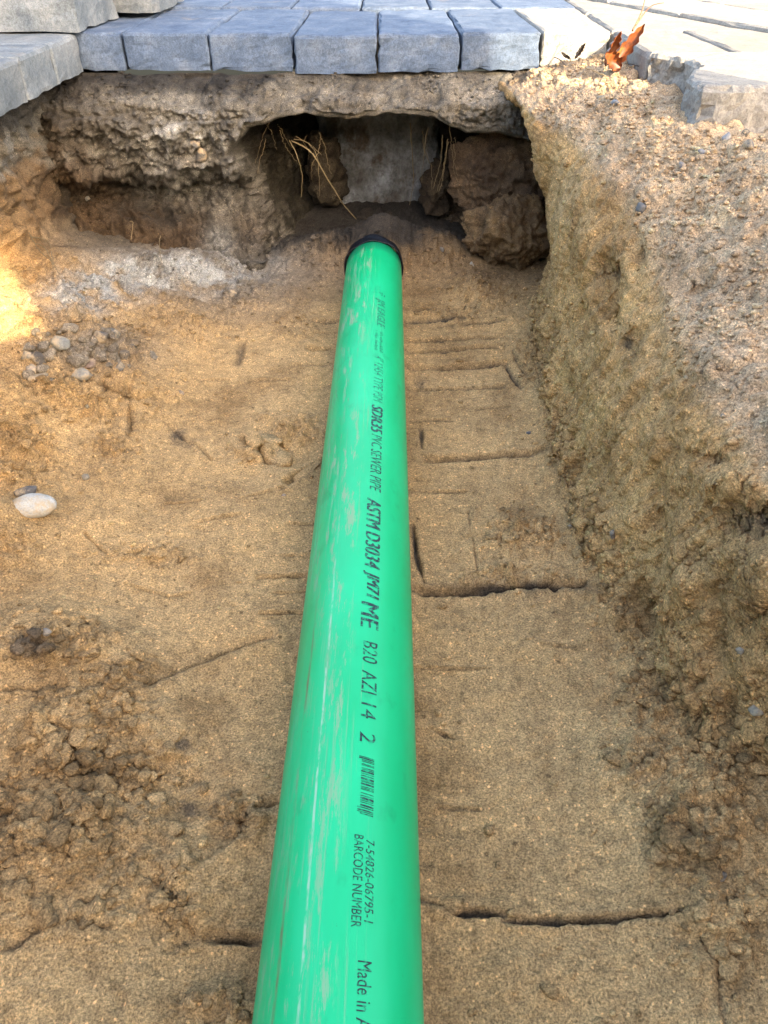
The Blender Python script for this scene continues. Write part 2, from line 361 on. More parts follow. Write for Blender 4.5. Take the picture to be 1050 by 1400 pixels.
C = lerp(C, PALE, np.clip((blob(90, 412, 55, 24)+blob(160, 385, 60, 26)+blob(245, 372, 70, 24)+blob(300, 385, 30, 18)+.5*blob(345, 350, 50, 25))*(.85+1.2*n_mid), 0, 1))
C = lerp(C, GREY*.9, np.clip(blob(110, 480, 90, 28)*.8, 0, 1))
leftwall = (1-isright)*sstep(-.55, -.62, Xw+.02*n_mid)*sstep(.02, .07, P[..., 2]+.02*n_mid)
C = lerp(C, BROWN*1.15, leftwall*np.clip(.9+.5*n_mid, 0, 1))
C = lerp(C, GREY*.8, leftwall*sstep(.17, .21, P[..., 2]+.04*n_mid))
C = lerp(C, HUMUS_AND_SHADE*1.8, leftwall*np.clip(sstep(.25, .28, P[..., 2]+.02*n_mid)+.7*blob(60, 170, 70, 26)*(.6+n_mid), 0, .9))
C = lerp(C, OCHRE*1.2, np.clip(blob(0, 390, 60, 70)*1.2*(1-isright), 0, 1))  # sunlit patch on the left wall, its warm light painted in
C = lerp(C, HUMUS_AND_SHADE*1.5, np.clip(1.7*blob(520, 303, 120, 36)*(1+.5*n_mid), 0, .96))
C = lerp(C, HUMUS_AND_SHADE*1.7, sstep(1.58, 1.70, Yw+.04*n_mid)*.9)
C = lerp(C, HUMUS_AND_SHADE*2.4, np.clip(blob(700, 803, 90, 8)*(.9+n_mid*1.4), 0, .8))                 # dark loam smear in the spade line
C = lerp(C, HUMUS_AND_SHADE*2.2, np.clip(cut*1.5*(.9+.4*n_mid), 0, .92))                                   # shade of the spade cuts painted dark, with some damp loam
C = lerp(C, HUMUS_AND_SHADE*3, np.clip(blob(1020, 712, 34, 22)*1.0, 0, .85))  # shadow below the overhanging lump painted into the soil
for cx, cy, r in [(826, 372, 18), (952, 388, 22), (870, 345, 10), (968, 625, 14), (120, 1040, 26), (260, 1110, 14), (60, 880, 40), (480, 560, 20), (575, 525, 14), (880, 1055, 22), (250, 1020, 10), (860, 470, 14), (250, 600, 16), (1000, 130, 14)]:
    C = lerp(C, HUMUS_AND_SHADE*2.6, np.clip(blob(cx, cy, r, r*.7)*(.6+n_mid*1.6), 0, .75))  # dark spots, several of them set in the dents
C *= (1+.10*n_mid)[..., None]
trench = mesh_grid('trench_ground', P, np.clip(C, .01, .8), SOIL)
tag(trench, kind='structure')
MAIN = (P, nrm, crumb, rough_bank)
pxm, pym, depm = project(P)

# ------------------------------------------------------------------ the earth face under the paving, with its hollow
nx, nz = 520, 300
xs = np.linspace(-.75, .45, nx); zs = np.linspace(-.11, .299, nz)
XX, ZZ = np.meshgrid(xs, zs)
seedp = np.stack([XX, np.full_like(XX, 1.65), ZZ], -1)
w1 = fbm(seedp, 9, 3, 70); w2 = fbm(seedp, 28, 3, 71)
Zs = ZZ+.018*w1
yf = np.interp(Zs, [-.11, -.05, -.02, .02, .06, .11, .14, .19, .23, .255, .28, .30], [1.53, 1.57, 1.62, 1.69, 1.735, 1.725, 1.632, 1.610, 1.600, 1.600, 1.650, 1.70])
yf = np.where(XX > -.3, yf+.02*sstep(-.3, -.1, XX), yf)
xl_ = np.interp(ZZ, [-.11, 0, .12, .2, .25], [-.255, -.265, -.29, -.295, -.27])+.02*w1+.008*w2
zt_ = np.interp(XX, [-.32, -.29, -.26, -.2, -.12, .04, .09, .14, .20, .27, .45], [.16, .20, .226, .236, .240, .243, .238, .222, .208, .200, .19])+.012*w1+.0025*w2
tl = np.clip((XX-xl_)/.15, 0, 1); ttr = (zt_-ZZ)/.040; tt = np.clip(ttr, 0, 1)
tcave = np.minimum(np.power(tl, .8), sstep(0, 1, tt))
depth = .42-.20*sstep(.10, .16, XX+.01*w1)
yb = yf+depth*tcave
Pb = np.stack([XX, yb, ZZ], -1)
nb = grid_normals(Pb)
if nb[nz//2, 20, 1] > 0: nb = -nb
incave = sstep(.02, .25, tcave)
A2 = XX+.005*w2; B2 = ZZ+.005*w1
big = domes(A2, B2, .030, 13, .25, .7); sml = domes(A2, B2, .011, 14, .3, .75)
db = .018*fbm(Pb, 12, 3, 80)+.014*fbm(Pb, 32, 3, 81)+.007*fbm(Pb, 90, 3, 82)+.0022*perlin(Pb, 300, 83)
lumpy = np.clip(.45+.9*fbm(Pb, 8, 2, 85), 0, 1)
rid = 1-np.abs(fbm(Pb, 38, 3, 86))*1.6
db += (1-.8*incave)*(lumpy*(.004*big+.004*sml+.006*rid)+.006*fbm(Pb, 130, 2, 87)+.012*sstep(-.1, .1, perlin(np.stack([XX*.5, yb*.2, ZZ*2.2], -1), 16, 89)))
striate = np.stack([XX*1.0, yb*.8, ZZ*.12], -1)
db = db*(1-.55*incave)+incave*(.007*fbm(striate, 40, 3, 88))
db *= sstep(.30, .285, ZZ)*(1-.55*sstep(.235, .255, ZZ))*(1-.9*((ttr > -.2) & (ttr < 1))*(XX > xl_))
Pb = Pb+nb*db[..., None]
pxb, pyb, _ = project(Pb)
def blobb(cx, cy, rx, ry): return np.exp(-(((pxb-cx)/rx)**2+((pyb-cy)/ry)**2))
m1 = fbm(Pb, 10, 3, 90); m2 = fbm(Pb, 40, 3, 91)
Cb = np.broadcast_to(GREY*.60, Pb.shape).copy()
Cb = lerp(Cb, BROWN*.75, np.clip(blobb(60, 280, 130, 55)*1.5+1.5*blobb(190, 320, 140, 30)+1.2*blobb(20, 230, 80, 40), 0, 1)*np.clip(1.0+.6*m1, 0, 1))
Cb = lerp(Cb, BROWN*1.5, np.clip(blobb(40, 200, 60, 40), 0, 1)*.6)
Cb = lerp(Cb, HUMUS_AND_SHADE*1.3, np.clip((sstep(136, 112, pyb+22*m1+30*sstep(330, 420, pxb)))*.95+blobb(150, 130, 90, 22)*(.6+m2), 0, .92))
Cb = lerp(Cb, GREY*.95, np.clip(blobb(480, 128, 120, 12)+blobb(630, 125, 60, 18)+blobb(190, 140, 50, 10), 0, 1)*.9)
Cb = lerp(Cb, PALE*.95, np.clip(blobb(245, 215, 70, 60)*(.75+1.0*m2)+blobb(300, 330, 20, 26)+.6*blobb(110, 205, 60, 22)*(.5+m2), 0, .88))
Cb = lerp(Cb, HUMUS_AND_SHADE*1.8, np.clip(blobb(90, 165, 80, 26)*(.7+1.2*m2)+blobb(210, 292, 60, 18)*(.8+m2)+blobb(180, 230, 40, 30)*(.2+m2), 0, .85))
Cb = lerp(Cb, OLIVE*.30, incave*np.clip(1.0-.4*m1, 0, 1))  # olive earth of the hollow, darkened so the colour carries its shade
Cb = lerp(Cb, HUMUS_AND_SHADE*1.2, incave*np.clip(blobb(650, 190, 60, 22)+blobb(360, 175, 50, 25), 0, .9))
Cb = lerp(Cb, BROWN*.95, incave*np.clip(sstep(600, 620, pxb)*sstep(200, 215, pyb), 0, 1))
Cb = lerp(Cb, GREY*.9, incave*np.clip(blobb(365, 330, 45, 45)+blobb(600, 310, 30, 30), 0, 1)*np.clip(.4+1.6*m2, 0, 1))
Cb *= np.clip(1+.50*m2+.35*m1, .30, 1.55)[..., None]
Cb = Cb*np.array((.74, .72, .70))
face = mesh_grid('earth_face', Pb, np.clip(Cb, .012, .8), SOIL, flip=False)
tag(face, kind='structure')

def hit(px, py, r=3.0):
    """the soil point seen at a photo pixel, and its normal"""
    best = None
    for PP, NN, qx, qy in ((MAIN[0], MAIN[1], pxm, pym), (Pb, nb, pxb, pyb)):
        m = (np.abs(qx-px) < r) & (np.abs(qy-py) < r) & (PP[..., 1] > .05)
        if m.any():
            c = PP[m]; k = np.argmin((c*np.array((0, cp, -sp))).sum(1))
            dpt = (c[k]*np.array((0, cp, -sp))).sum()
            if best is None or dpt < best[0]: best = (dpt, Vector(c[k]), Vector(NN[m][k]))
    if best is None:
        return hit(px, py, r*2.5) if r < 60 else (on_z(px, py, -.05), Vector((0, 0, 1)))
    return best[1], best[2]

# ------------------------------------------------------------------ wider ground round the pit (reaches far past the view)
m, nt, bs = new_mat('dry_earth')
geo = nt.nodes.new('ShaderNodeNewGeometry'); pos = geo.outputs['Position']
c = ramp(nt, noise_n(nt, pos, 3, 8, .65), [(.3, (.20, .15, .095)), (.7, (.36, .28, .19))])
nt.links.new(c, bs.inputs['Base Color']); bs.inputs['Roughness'].default_value = .95
nt.links.new(bump_n(nt, noise_n(nt, pos, 60, 6, .7), .8, .01), bs.inputs['Normal'])
EARTH = m
xs_ = [-150, -1.04, 1.34, 150]; ys_ = [-150, -.94, 2.08, 150]
vts = [(x, y, .2905) for y in ys_ for x in xs_]
fcs = [(j*4+i, j*4+i+1, j*4+i+5, j*4+i+4) for j in range(3) for i in range(3) if not (i == 1 and j == 1)]
me = bpy.data.meshes.new('ground'); me.from_pydata(vts, [], fcs); me.materials.append(EARTH)
ground = bpy.data.objects.new('ground', me); col.objects.link(ground); tag(ground, kind='structure')

# ------------------------------------------------------------------ paving
def block_mat(name, c0, c1, c2, sand):
    m, nt, bs = new_mat(name)
    geo = nt.nodes.new('ShaderNodeNewGeometry'); pos = geo.outputs['Position']
    oi = nt.nodes.new('ShaderNodeObjectInfo')
    a = noise_n(nt, pos, 16, 6, .65); b = noise_n(nt, pos, 130, 4, .7); g = noise_n(nt, pos, 420, 2, .6)
    c = ramp(nt, a, [(.3, c0), (.5, c1), (.7, c2)])
    c = mix(nt, 1, c, ramp(nt, b, [(.3, .72), (.5, 1.0), (.72, 1.22)]), 'MULTIPLY')
    c = mix(nt, 1, c, ramp(nt, g, [(.3, .75), (.6, 1.15)]), 'MULTIPLY')
    c = mix(nt, 1, c, ramp(nt, oi.outputs['Random'], [(0, .82), (1, 1.14)]), 'MULTIPLY')
    s = math_n(nt, 'MULTIPLY', ramp(nt, noise_n(nt, pos, 9, 6, .7), [(.62-sand*.35, 0.0), (.74-sand*.30, 1.0)]), ramp(nt, geo.outputs['Normal'], [(0, 0.0), (1, 1.0)]))
    sx = nt.nodes.new('ShaderNodeSeparateXYZ'); nt.links.new(geo.outputs['Normal'], sx.inputs[0])
    s = math_n(nt, 'MULTIPLY', s, ramp(nt, sx.outputs[2], [(.55, 0.0), (.9, .85)]))
    c = mix(nt, s, c, (.48, .36, .21))
    c = mix(nt, 1, c, (.66, .66, .66), 'MULTIPLY')
    nt.links.new(c, bs.inputs['Base Color']); bs.inputs['Roughness'].default_value = .85
    bs.inputs['Specular IOR Level'].default_value = .3
    n = bump_n(nt, b, .5, .003); n = bump_n(nt, g, .5, .0012, n)
    nt.links.new(n, bs.inputs['Normal'])
    return m
BLUE = block_mat('blue_grey_concrete', (.062, .09, .145), (.105, .138, .20), (.17, .198, .25), .08)
BUFF = block_mat('buff_concrete', (.24, .22, .20), (.32, .29, .25), (.40, .36, .30), .85)
STEP = block_mat('weathered_concrete', (.12, .14, .16), (.20, .215, .225), (.29, .29, .285), .10)

def prism(name, corners, z0, z1, mat, parent=None, round_=0.007, detail=True, seed=0, chip=.0012):
    cx = sum(c[0] for c in corners)/len(corners); cy = sum(c[1] for c in corners)/len(corners)
    flat = mat is not SOIL and name != 'concrete_footing'
    bm = bmesh.new()
    lo = [bm.verts.new((x-cx, y-cy, 0)) for x, y in corners]; hi = [bm.verts.new((x-cx, y-cy, z1-z0)) for x, y in corners]
    n = len(corners)
    bm.faces.new(lo[::-1]); bm.faces.new(hi)
    for k in range(n): bm.faces.new((lo[k], lo[(k+1) % n], hi[(k+1) % n], hi[k]))
    bm.normal_update()
    top = [e for e in bm.edges if all(v.co.z > (z1-z0)*.9 for v in e.verts)]
    bmesh.ops.bevel(bm, geom=top, offset=round_, segments=2, affect='EDGES', profile=.5)
    vert = [e for e in bm.edges if abs(e.verts[0].co.z-e.verts[1].co.z) > (z1-z0)*.5]
    bmesh.ops.bevel(bm, geom=vert, offset=.003, segments=1, affect='EDGES')
    if detail:
        bmesh.ops.subdivide_edges(bm, edges=[e for e in bm.edges if e.calc_length() > .03], cuts=7, use_grid_fill=True)
        bmesh.ops.triangulate(bm, faces=[f for f in bm.faces if len(f.verts) > 4])
        co = np.array([v.co for v in bm.verts]); nn = np.array([v.normal for v in bm.verts])
        W = co+np.array((cx, cy, z0))+seed*3.3
        k = chip*fbm(W, 28, 2, 100+seed)+chip*.8*fbm(W, 90, 2, 101)
        edge = sstep(.985, .9, np.abs(nn).max(1))
        k -= edge*chip*2.2*sstep(.1, .45, perlin(W, 55, 103))
        for v, dd, q in zip(bm.verts, k, nn): v.co += Vector(q)*float(dd)
    me = bpy.data.meshes.new(name); bm.to_mesh(me); bm.free()
    for p in me.polygons: p.use_smooth = not flat
    me.materials.append(mat)
    o = bpy.data.objects.new(name, me); col.objects.link(o); o.location = (cx, cy, z0)
    if parent: o.parent = parent; o.matrix_parent_inverse = Matrix.Identity(4)
    return o
Z0, Z1 = .3025, .365
def slab_sheet(name, polys, z0, z1, mat):
    vts, fcs = [], []
    for p in polys:
        b = len(vts); n = len(p)
        vts += [(x, y, z0) for x, y in p]+[(x, y, z1) for x, y in p]
        fcs += [tuple(range(b+n-1, b-1, -1)), tuple(range(b+n, b+2*n))]+[(b+k, b+(k+1) % n, b+n+(k+1) % n, b+n+k) for k in range(n)]
    me = bpy.data.meshes.new(name); me.from_pydata(vts, [], fcs); me.materials.append(mat)
    o = bpy.data.objects.new(name, me); col.objects.link(o); return o
def edge_x(y): return .414+.04*(y-1.14)                     # left edge line of the right-hand paving
# bedding mortar under the pavers fills the joints part-way
bed = slab_sheet('pavement', [[(-1.95, 1.775), (edge_x(1.715)-.006, 1.782), (edge_x(3.4), 3.4), (-1.95, 3.4)], [(-1.95, -.92), (-.70, -.92), (-.70, 1.7745), (-1.95, 1.7745)],
                              [(.49, 1.165), (1.75, 1.165), (1.75, 3.4), (edge_x(3.4)+.002, 3.4), (.475, 1.73)]], .2935, .345, EARTH)
tag(bed, kind='structure')
bx = [-.655, -.494, -.331, -.170, -.011, .147, .302]
k = 0
def rowx(y): return edge_x(y)-.004
yA, yB = 1.700, 2.13
rnd = random.Random(4)
for i, x0 in enumerate(bx):
    x1 = bx[i+1]-.0035 if i+1 < len(bx) else None
    jz = [0, .0005, -.0005, -.0035, -.0015, .001, .002][i]; jy = [0.004, .001, .0, -.006, -.002, .002, .012][i]
    if x1 is not None: cor = [(x0, yA+jy), (x1, yA+jy+rnd.uniform(-.002, .002)), (x1, yB), (x0, yB)]
    else: cor = [(x0, yA+jy), (rowx(yA)-.004, yA+jy), (rowx(yB)-.004, yB), (x0, yB)]
    prism('paving_stone', cor, Z0+jz-.0005, Z1+jz, BUFF if i == 6 else BLUE, bed, .006, True, i, .002)
# rows behind, staggered
for r in range(4):
    y0 = yB+.006+r*.306; y1 = y0+.30
    x = -.70 - .08*(r % 2)
    while x < rowx(y0)-.03:
        x1 = x+.158
        if x1 > rowx(y1)-.05: prism('paving_stone', [(x, y0), (rowx(y0)-.004, y0), (rowx(y1)-.004, y1), (x, y1)], Z0+.001, Z1+.004+.003*r, BLUE, bed, .006, r == 0, 20+r); break
        prism('paving_stone', [(x, y0), (x1, y0), (x1, y1), (x, y1)], Z0+.001, Z1+.004+.003*r+rnd.uniform(-.001, .001), BLUE, bed, .006, r == 0, 30+r); x += .162
# left row, its face towards the pit
y = 1.697; i = 0
while y > -.7:
    jx = rnd.uniform(-.004, .005)
    prism('paving_stone', [(-.885, y-.142), (-.582+jx, y-.142), (-.582+jx, y), (-.885, y)], Z0+rnd.uniform(-.001, .0005), Z1+rnd.uniform(-.001, .001), STEP, bed, .008, i < 5, 40+i)
    y -= .148; i += 1
for r in range(2):
    y = 1.697
    while y > -.7:
        prism('paving_stone', [(-1.195-.31*r, y-.1445), (-.892-.31*r, y-.1445), (-.892-.31*r, y), (-1.195-.31*r, y)], Z0, Z1+rnd.uniform(-.001, .001), STEP, bed, .006, False, 1); y -= .148
# right-hand paving, rows running away along the edge
def xd(y): return .725+(1.707-y)*.298                     # open joint where the laying direction changes
y = 1.135; j = 0
while y < 3.3:
    y1 = y+.31
    xm = .645 if j % 2 == 0 else .57
    z_ = Z1+rnd.uniform(-.0015, .0015)
    l0, l1, r0_, r1_ = edge_x(y)+.002, edge_x(y1)+.002, xd(y)-.006, xd(y1-.006)-.006
    if j == 0:                                              # the broken corner stone: its left edge is knocked out in a bite
        q = [(.416, y+.004), (.44, y-.003), (.50, y+.001), (xm, y), (xm, y1-.006), (l1, y1-.006), (.452, 1.41), (.470, 1.375), (.468, 1.31), (.440, 1.262), (.420, 1.215)]
        prism('paving_stone', q, Z0, z_, BUFF, bed, .007, True, 60, .0035)
        prism('paving_stone', [(xm+.005, y), (r0_, y+.004), (r1_, y1-.006), (xm+.005, y1-.006)], Z0, z_+.001, BUFF, bed, .006, True, 61, .002)
    elif r1_-xm > .05 and xm-l0 > .05:
        prism('paving_stone', [(l0, y), (xm, y), (xm, y1-.006), (l1, y1-.006)], Z0, z_, BUFF, bed, .009, j < 4, 62+j, .0018)
        prism('paving_stone', [(xm+.005, y), (r0_, y), (r1_, y1-.006), (xm+.005, y1-.006)], Z0, z_+.001, BUFF, bed, .007, j < 4, 72+j)
    elif r1_-l0 > .03:
        prism('paving_stone', [(l0, y), (r0_, y), (r1_, y1-.006), (l1, y1-.006)], Z0, z_, BUFF, bed, .008, j < 4, 82+j)
    y = y1; j += 1
dV = Vector((-.298, 1)).normalized(); eV = Vector((1, .298)).normalized()
for r in range(5):
    t = -.62+(.15 if r % 2 else 0)
    while t < 1.5:
        o2 = Vector((xd(1.707), 1.707))+eV*(.006+r*.212)
        q = [tuple(o2+dV*a_+eV*b_) for a_, b_ in ((t, 0), (t, .206), (t+.304, .206), (t+.304, 0))]
        if min(c_[1] for c_ in q) > 1.06: prism('paving_stone', q, Z0+.001, Z1+.006+rnd.uniform(-.0015, .0015), BUFF, bed, .007, r < 2 and t < .8, 92+r)
        t += .309

# step of two cast blocks standing on the paving corner
e = bpy.data.objects.new('block_step', None); col.objects.link(e); e.location = (-.8, 1.85, Z1+.003)
tag(e, 'weathered pale concrete block step standing on the paving corner', 'step')
def child_prism(*a, **k):
    o = prism(*a, **k); o.location -= e.location; o.parent = e; o.matrix_parent_inverse = Matrix.Identity(4); return o
child_prism('block', [(-1.05, 1.690), (-.566, 1.682), (-.560, 1.93), (-1.05, 1.93)], Z1+.003, Z1+.16, STEP, round_=.014, seed=90, chip=.003)
child_prism('block', [(-1.05, 1.937), (-.515, 1.937), (-.490, 1.955), (-.484, 1.985), (-.484, 2.24), (-1.05, 2.24)], Z1+.008, Z1+.15, STEP, round_=.014, seed=91, chip=.002)

# ------------------------------------------------------------------ the pipe
RAD = .0535
A0, B0 = Vector((-.0340, -.60, .0)), Vector((-.0195, 1.470, .0))
ax = (B0-A0); PL = ax.length; ax.normalize()
xv = ax.cross(Vector((0, 0, 1))).normalized(); zv = xv.cross(ax)
PM = Matrix(((xv.x, ax.x, zv.x, A0.x), (xv.y, ax.y, zv.y, A0.y), (xv.z, ax.z, zv.z, A0.z), (0, 0, 0, 1)))
PMI = PM.inverted()
def on_pipe(px, py):
    """(distance along the pipe, angle from its top towards the right) seen at a photo pixel"""
    o = PMI @ Vector((0, 0, CAM_H)); d = PMI.to_3x3() @ ray(px, py)
    a = d.x*d.x+d.z*d.z; b = 2*(o.x*d.x+o.z*d.z); c = o.x*o.x+o.z*o.z-RAD*RAD
    D = b*b-4*a*c
    t = (-b-math.sqrt(D))/(2*a) if D > 0 else -b/(2*a)
    p = o+d*t
    return p.y, math.atan2(p.x, p.z)
m, nt, bs = new_mat('green_pvc')
uv = N(nt, 'ShaderNodeUVMap', _uv_map='UVMap')
sep = nt.nodes.new('ShaderNodeSeparateXYZ'); nt.links.new(uv.outputs[0], sep.inputs[0])
U, V = sep.outputs[0], sep.outputs[1]                       # arc metres from the crown, metres along
def stretched(su, sv, scale, det, rough, off=0.0):
    mp = N(nt, 'ShaderNodeMapping'); mp.inputs['Scale'].default_value = (su, sv, 1); mp.inputs['Location'].default_value = (off, off*.7, off)
    nt.links.new(uv.outputs[0], mp.inputs[0]); return noise_n(nt, mp.outputs[0], scale, det, rough)
green = mix(nt, ramp(nt, stretched(1, .3, 14, 4, .6), [(.3, 0), (.7, 1)]), (.002, .54, .172), (.008, .69, .262))
dust = math_n(nt, 'MULTIPLY', ramp(nt, stretched(1, .16, 52, 7, .72, 3), [(.50, 0), (.60, 1)]), ramp(nt, U, [(.0, 1), (.48, 1), (.53, 0)]))
# U is remapped below so that 0.5 is the crown
Un = math_n(nt, 'ADD', math_n(nt, 'MULTIPLY', U, 1/.17), .5)
band = lambda a, b, w: math_n(nt, 'MULTIPLY', ramp(nt, Un, [(a-w, 0), (a, 1)]), ramp(nt, Un, [(b, 1), (b+w, 0)]))
dn = ramp(nt, stretched(1, .13, 90, 9, .78, 3), [(.525, 0), (.575, 1)])
dust = math_n(nt, 'MULTIPLY', dn, band(.16, .46, .06))
dust = math_n(nt, 'MULTIPLY', dust, ramp(nt, stretched(.6, .5, 6, 3, .5, 9), [(.36, .15), (.52, 1.0)]))
scr = math_n(nt, 'MULTIPLY', ramp(nt, stretched(1, .02, 300, 3, .6, 5), [(.56, 0), (.64, .9)]), band(.12, .56, .08))
scr = math_n(nt, 'MULTIPLY', scr, ramp(nt, stretched(1, .25, 22, 3, .5, 6), [(.42, 0), (.56, 1)]))
# a chalky drag line and a brown one along the left shoulder
lw = stretched(0, 1, 9, 2, .5, 11)
Ul = math_n(nt, 'ADD', Un, math_n(nt, 'MULTIPLY', math_n(nt, 'SUBTRACT', lw, .5), .03))
def line(c, w): return ramp(nt, math_n(nt, 'ABSOLUTE', math_n(nt, 'SUBTRACT', Ul, c)), [(w*.4, 1), (w, 0)])
chalk = math_n(nt, 'MULTIPLY', line(.372, .007), ramp(nt, stretched(1, .25, 90, 4, .7, 12), [(.42, 0), (.54, 1)]))
near = ramp(nt, V, [(.0, 1), (1.0, 1)])
mud = math_n(nt, 'MULTIPLY', line(.262, .011), ramp(nt, stretched(1, .12, 60, 5, .7, 14), [(.46, 0), (.58, .9)]))
nearm = ramp(nt, math_n(nt, 'MULTIPLY', V, 1/2.1), [(.50, 1), (.60, 0)])
chalk = math_n(nt, 'MULTIPLY', chalk, nearm); mud = math_n(nt, 'MULTIPLY', mud, nearm)
spots = ramp(nt, stretched(1, .7, 210, 3, .6, 20), [(.70, 0), (.76, .8)])
spots = math_n(nt, 'MULTIPLY', spots, ramp(nt, stretched(1, .8, 16, 2, .5, 21), [(.52, 0), (.64, 1)]))
dark = math_n(nt, 'MULTIPLY', ramp(nt, stretched(1, .6, 34, 4, .6, 25), [(.60, 0), (.74, .4)]), 1.0)
c = mix(nt, dark, green, (.002, .27, .085))
c = mix(nt, math_n(nt, 'MULTIPLY', dust, .7), c, (.40, .45, .28))
c = mix(nt, math_n(nt, 'MULTIPLY', scr, .6), c, (.25, .50, .26))
c = mix(nt, math_n(nt, 'MULTIPLY', chalk, .75), c, (.55, .66, .47))
c = mix(nt, mud, c, (.20, .19, .09))
c = mix(nt, spots, c, (.07, .08, .04))
side = ramp(nt, math_n(nt, 'ABSOLUTE', math_n(nt, 'SUBTRACT', Un, .5)), [(.40, 0), (.52, .55)])
c = mix(nt, math_n(nt, 'MULTIPLY', side, ramp(nt, stretched(1, .5, 26, 5, .7, 31), [(.4, 0), (.6, 1)])), c, (.30, .25, .12))   # sand stuck low on the flanks
c = mix(nt, 1, c, (.68, .68, .68), 'MULTIPLY')
nt.links.new(c, bs.inputs['Base Color'])
rr = math_n(nt, 'ADD', .40, math_n(nt, 'MULTIPLY', math_n(nt, 'MAXIMUM', dust, scr), .4))
nt.links.new(rr, bs.inputs['Roughness']); bs.inputs['Specular IOR Level'].default_value = .45
nt.links.new(bump_n(nt, math_n(nt, 'ADD', scr, math_n(nt, 'MULTIPLY', stretched(1, .1, 60, 3, .6, 40), .4)), .15, .0006), bs.inputs['Normal'])
PVC = m
def tube_mesh(name, y0, y1, ro, ri, nseg, ny, mat, wob=0.0, seed=0):
    vts, fcs, uvs = [], [], []
    ys = np.linspace(y0, y1, ny)
    for rad in (ro, ri):
        for yv in ys:
            for k in range(nseg):
                a = -math.pi+2*math.pi*k/nseg
                rr_ = rad+wob*math.sin(3*a+seed+yv*90)*.5+wob*math.sin(7*a-seed+yv*200)*.5
                vts.append((rr_*math.sin(a), yv, rr_*math.cos(a))); uvs.append((rad*a, yv))
    off = nseg*ny
    for j in range(ny-1):
        for k in range(nseg):
            k1 = (k+1) % nseg
            fcs.append((j*nseg+k, (j+1)*nseg+k, (j+1)*nseg+k1, j*nseg+k1))
            fcs.append((off+j*nseg+k, off+j*nseg+k1, off+(j+1)*nseg+k1, off+(j+1)*nseg+k))
    for k in range(nseg):
        k1 = (k+1) % nseg
        fcs.append((k, k1, off+k1, off+k)); j = (ny-1)*nseg
        fcs.append((j+k, off+j+k, off+j+k1, j+k1))
    me = bpy.data.meshes.new(name); me.from_pydata(vts, [], fcs); me.update()
    uvl = me.uv_layers.new(name='UVMap')
    for p in me.polygons:
        p.use_smooth = True
        for li in p.loop_indices: uvl.data[li].uv = uvs[me.loops[li].vertex_index]
    me.materials.append(mat)
    return me
pipe = bpy.data.objects.new('sewer_pipe', tube_mesh('sewer_pipe', 0, PL, RAD, RAD-.0042, 128, 40, PVC))
col.objects.link(pipe); pipe.matrix_world = PM
tag(pipe, 'long bright green scuffed plastic sewer pipe with black print lying on the trench floor', 'pipe')
m, nt, bs = new_mat('black_rubber')
bs.inputs['Base Color'].default_value = (.0035, .004, .0055, 1); bs.inputs['Roughness'].default_value = .5; bs.inputs['Specular IOR Level'].default_value = .3
tc = nt.nodes.new('ShaderNodeTexCoord')
nt.links.new(bump_n(nt, noise_n(nt, tc.outputs['Object'], 110, 4, .6), .7, .004), bs.inputs['Normal'])
RUBBER = m
cpl = bpy.data.objects.new('coupling', tube_mesh('coupling', PL-.006, PL+.022, .0568, RAD+.0006, 96, 30, RUBBER, .0022, 2))
col.objects.link(cpl); cpl.parent = pipe; tag(cpl, 'black rubber coupling round the far end')

# printing on the pipe
def ink(name, fade):
    m, nt, bs = new_mat(name)
    geo = nt.nodes.new('ShaderNodeNewGeometry')
    f = ramp(nt, noise_n(nt, geo.outputs['Position'], 260, 4, .7), [(.52-fade*.2, 0.0), (.66-fade*.12, .9)])
    c = mix(nt, f, (.006, .014, .012), (.003, .33, .13))
    nt.links.new(c, bs.inputs['Base Color']); bs.inputs['Roughness'].default_value = .45
    return m
INK, FADED = ink('black_ink', 0.15), ink('worn_ink', .85)
def wrap(bm, name, y0, y1, t0, t1, mat):
    """flat print (0..1 along, 0..1 up) -> cylinder; reads towards the viewer, letter tops to the right"""
    for cut in np.linspace(.1, .9, 9):
        bmesh.ops.bisect_plane(bm, geom=bm.verts[:]+bm.edges[:]+bm.faces[:], plane_co=(0, float(cut), 0), plane_no=(0, 1, 0))
    for v in bm.verts:
        u, w = v.co.x, v.co.y; a = t0+(t1-t0)*w; r = RAD+.00025+v.co.z
        v.co = (r*math.sin(a), y0+(y1-y0)*u, r*math.cos(a))
    bm.normal_update()
    for f in bm.faces:
        c = f.calc_center_median()
        if f.normal.x*c.x+f.normal.z*c.z < 0: f.normal_flip()
    me = bpy.data.meshes.new(name); bm.to_mesh(me); bm.free(); me.materials.append(mat)
    o = bpy.data.objects.new(name, me); col.objects.link(o); o.parent = pipe
    return o
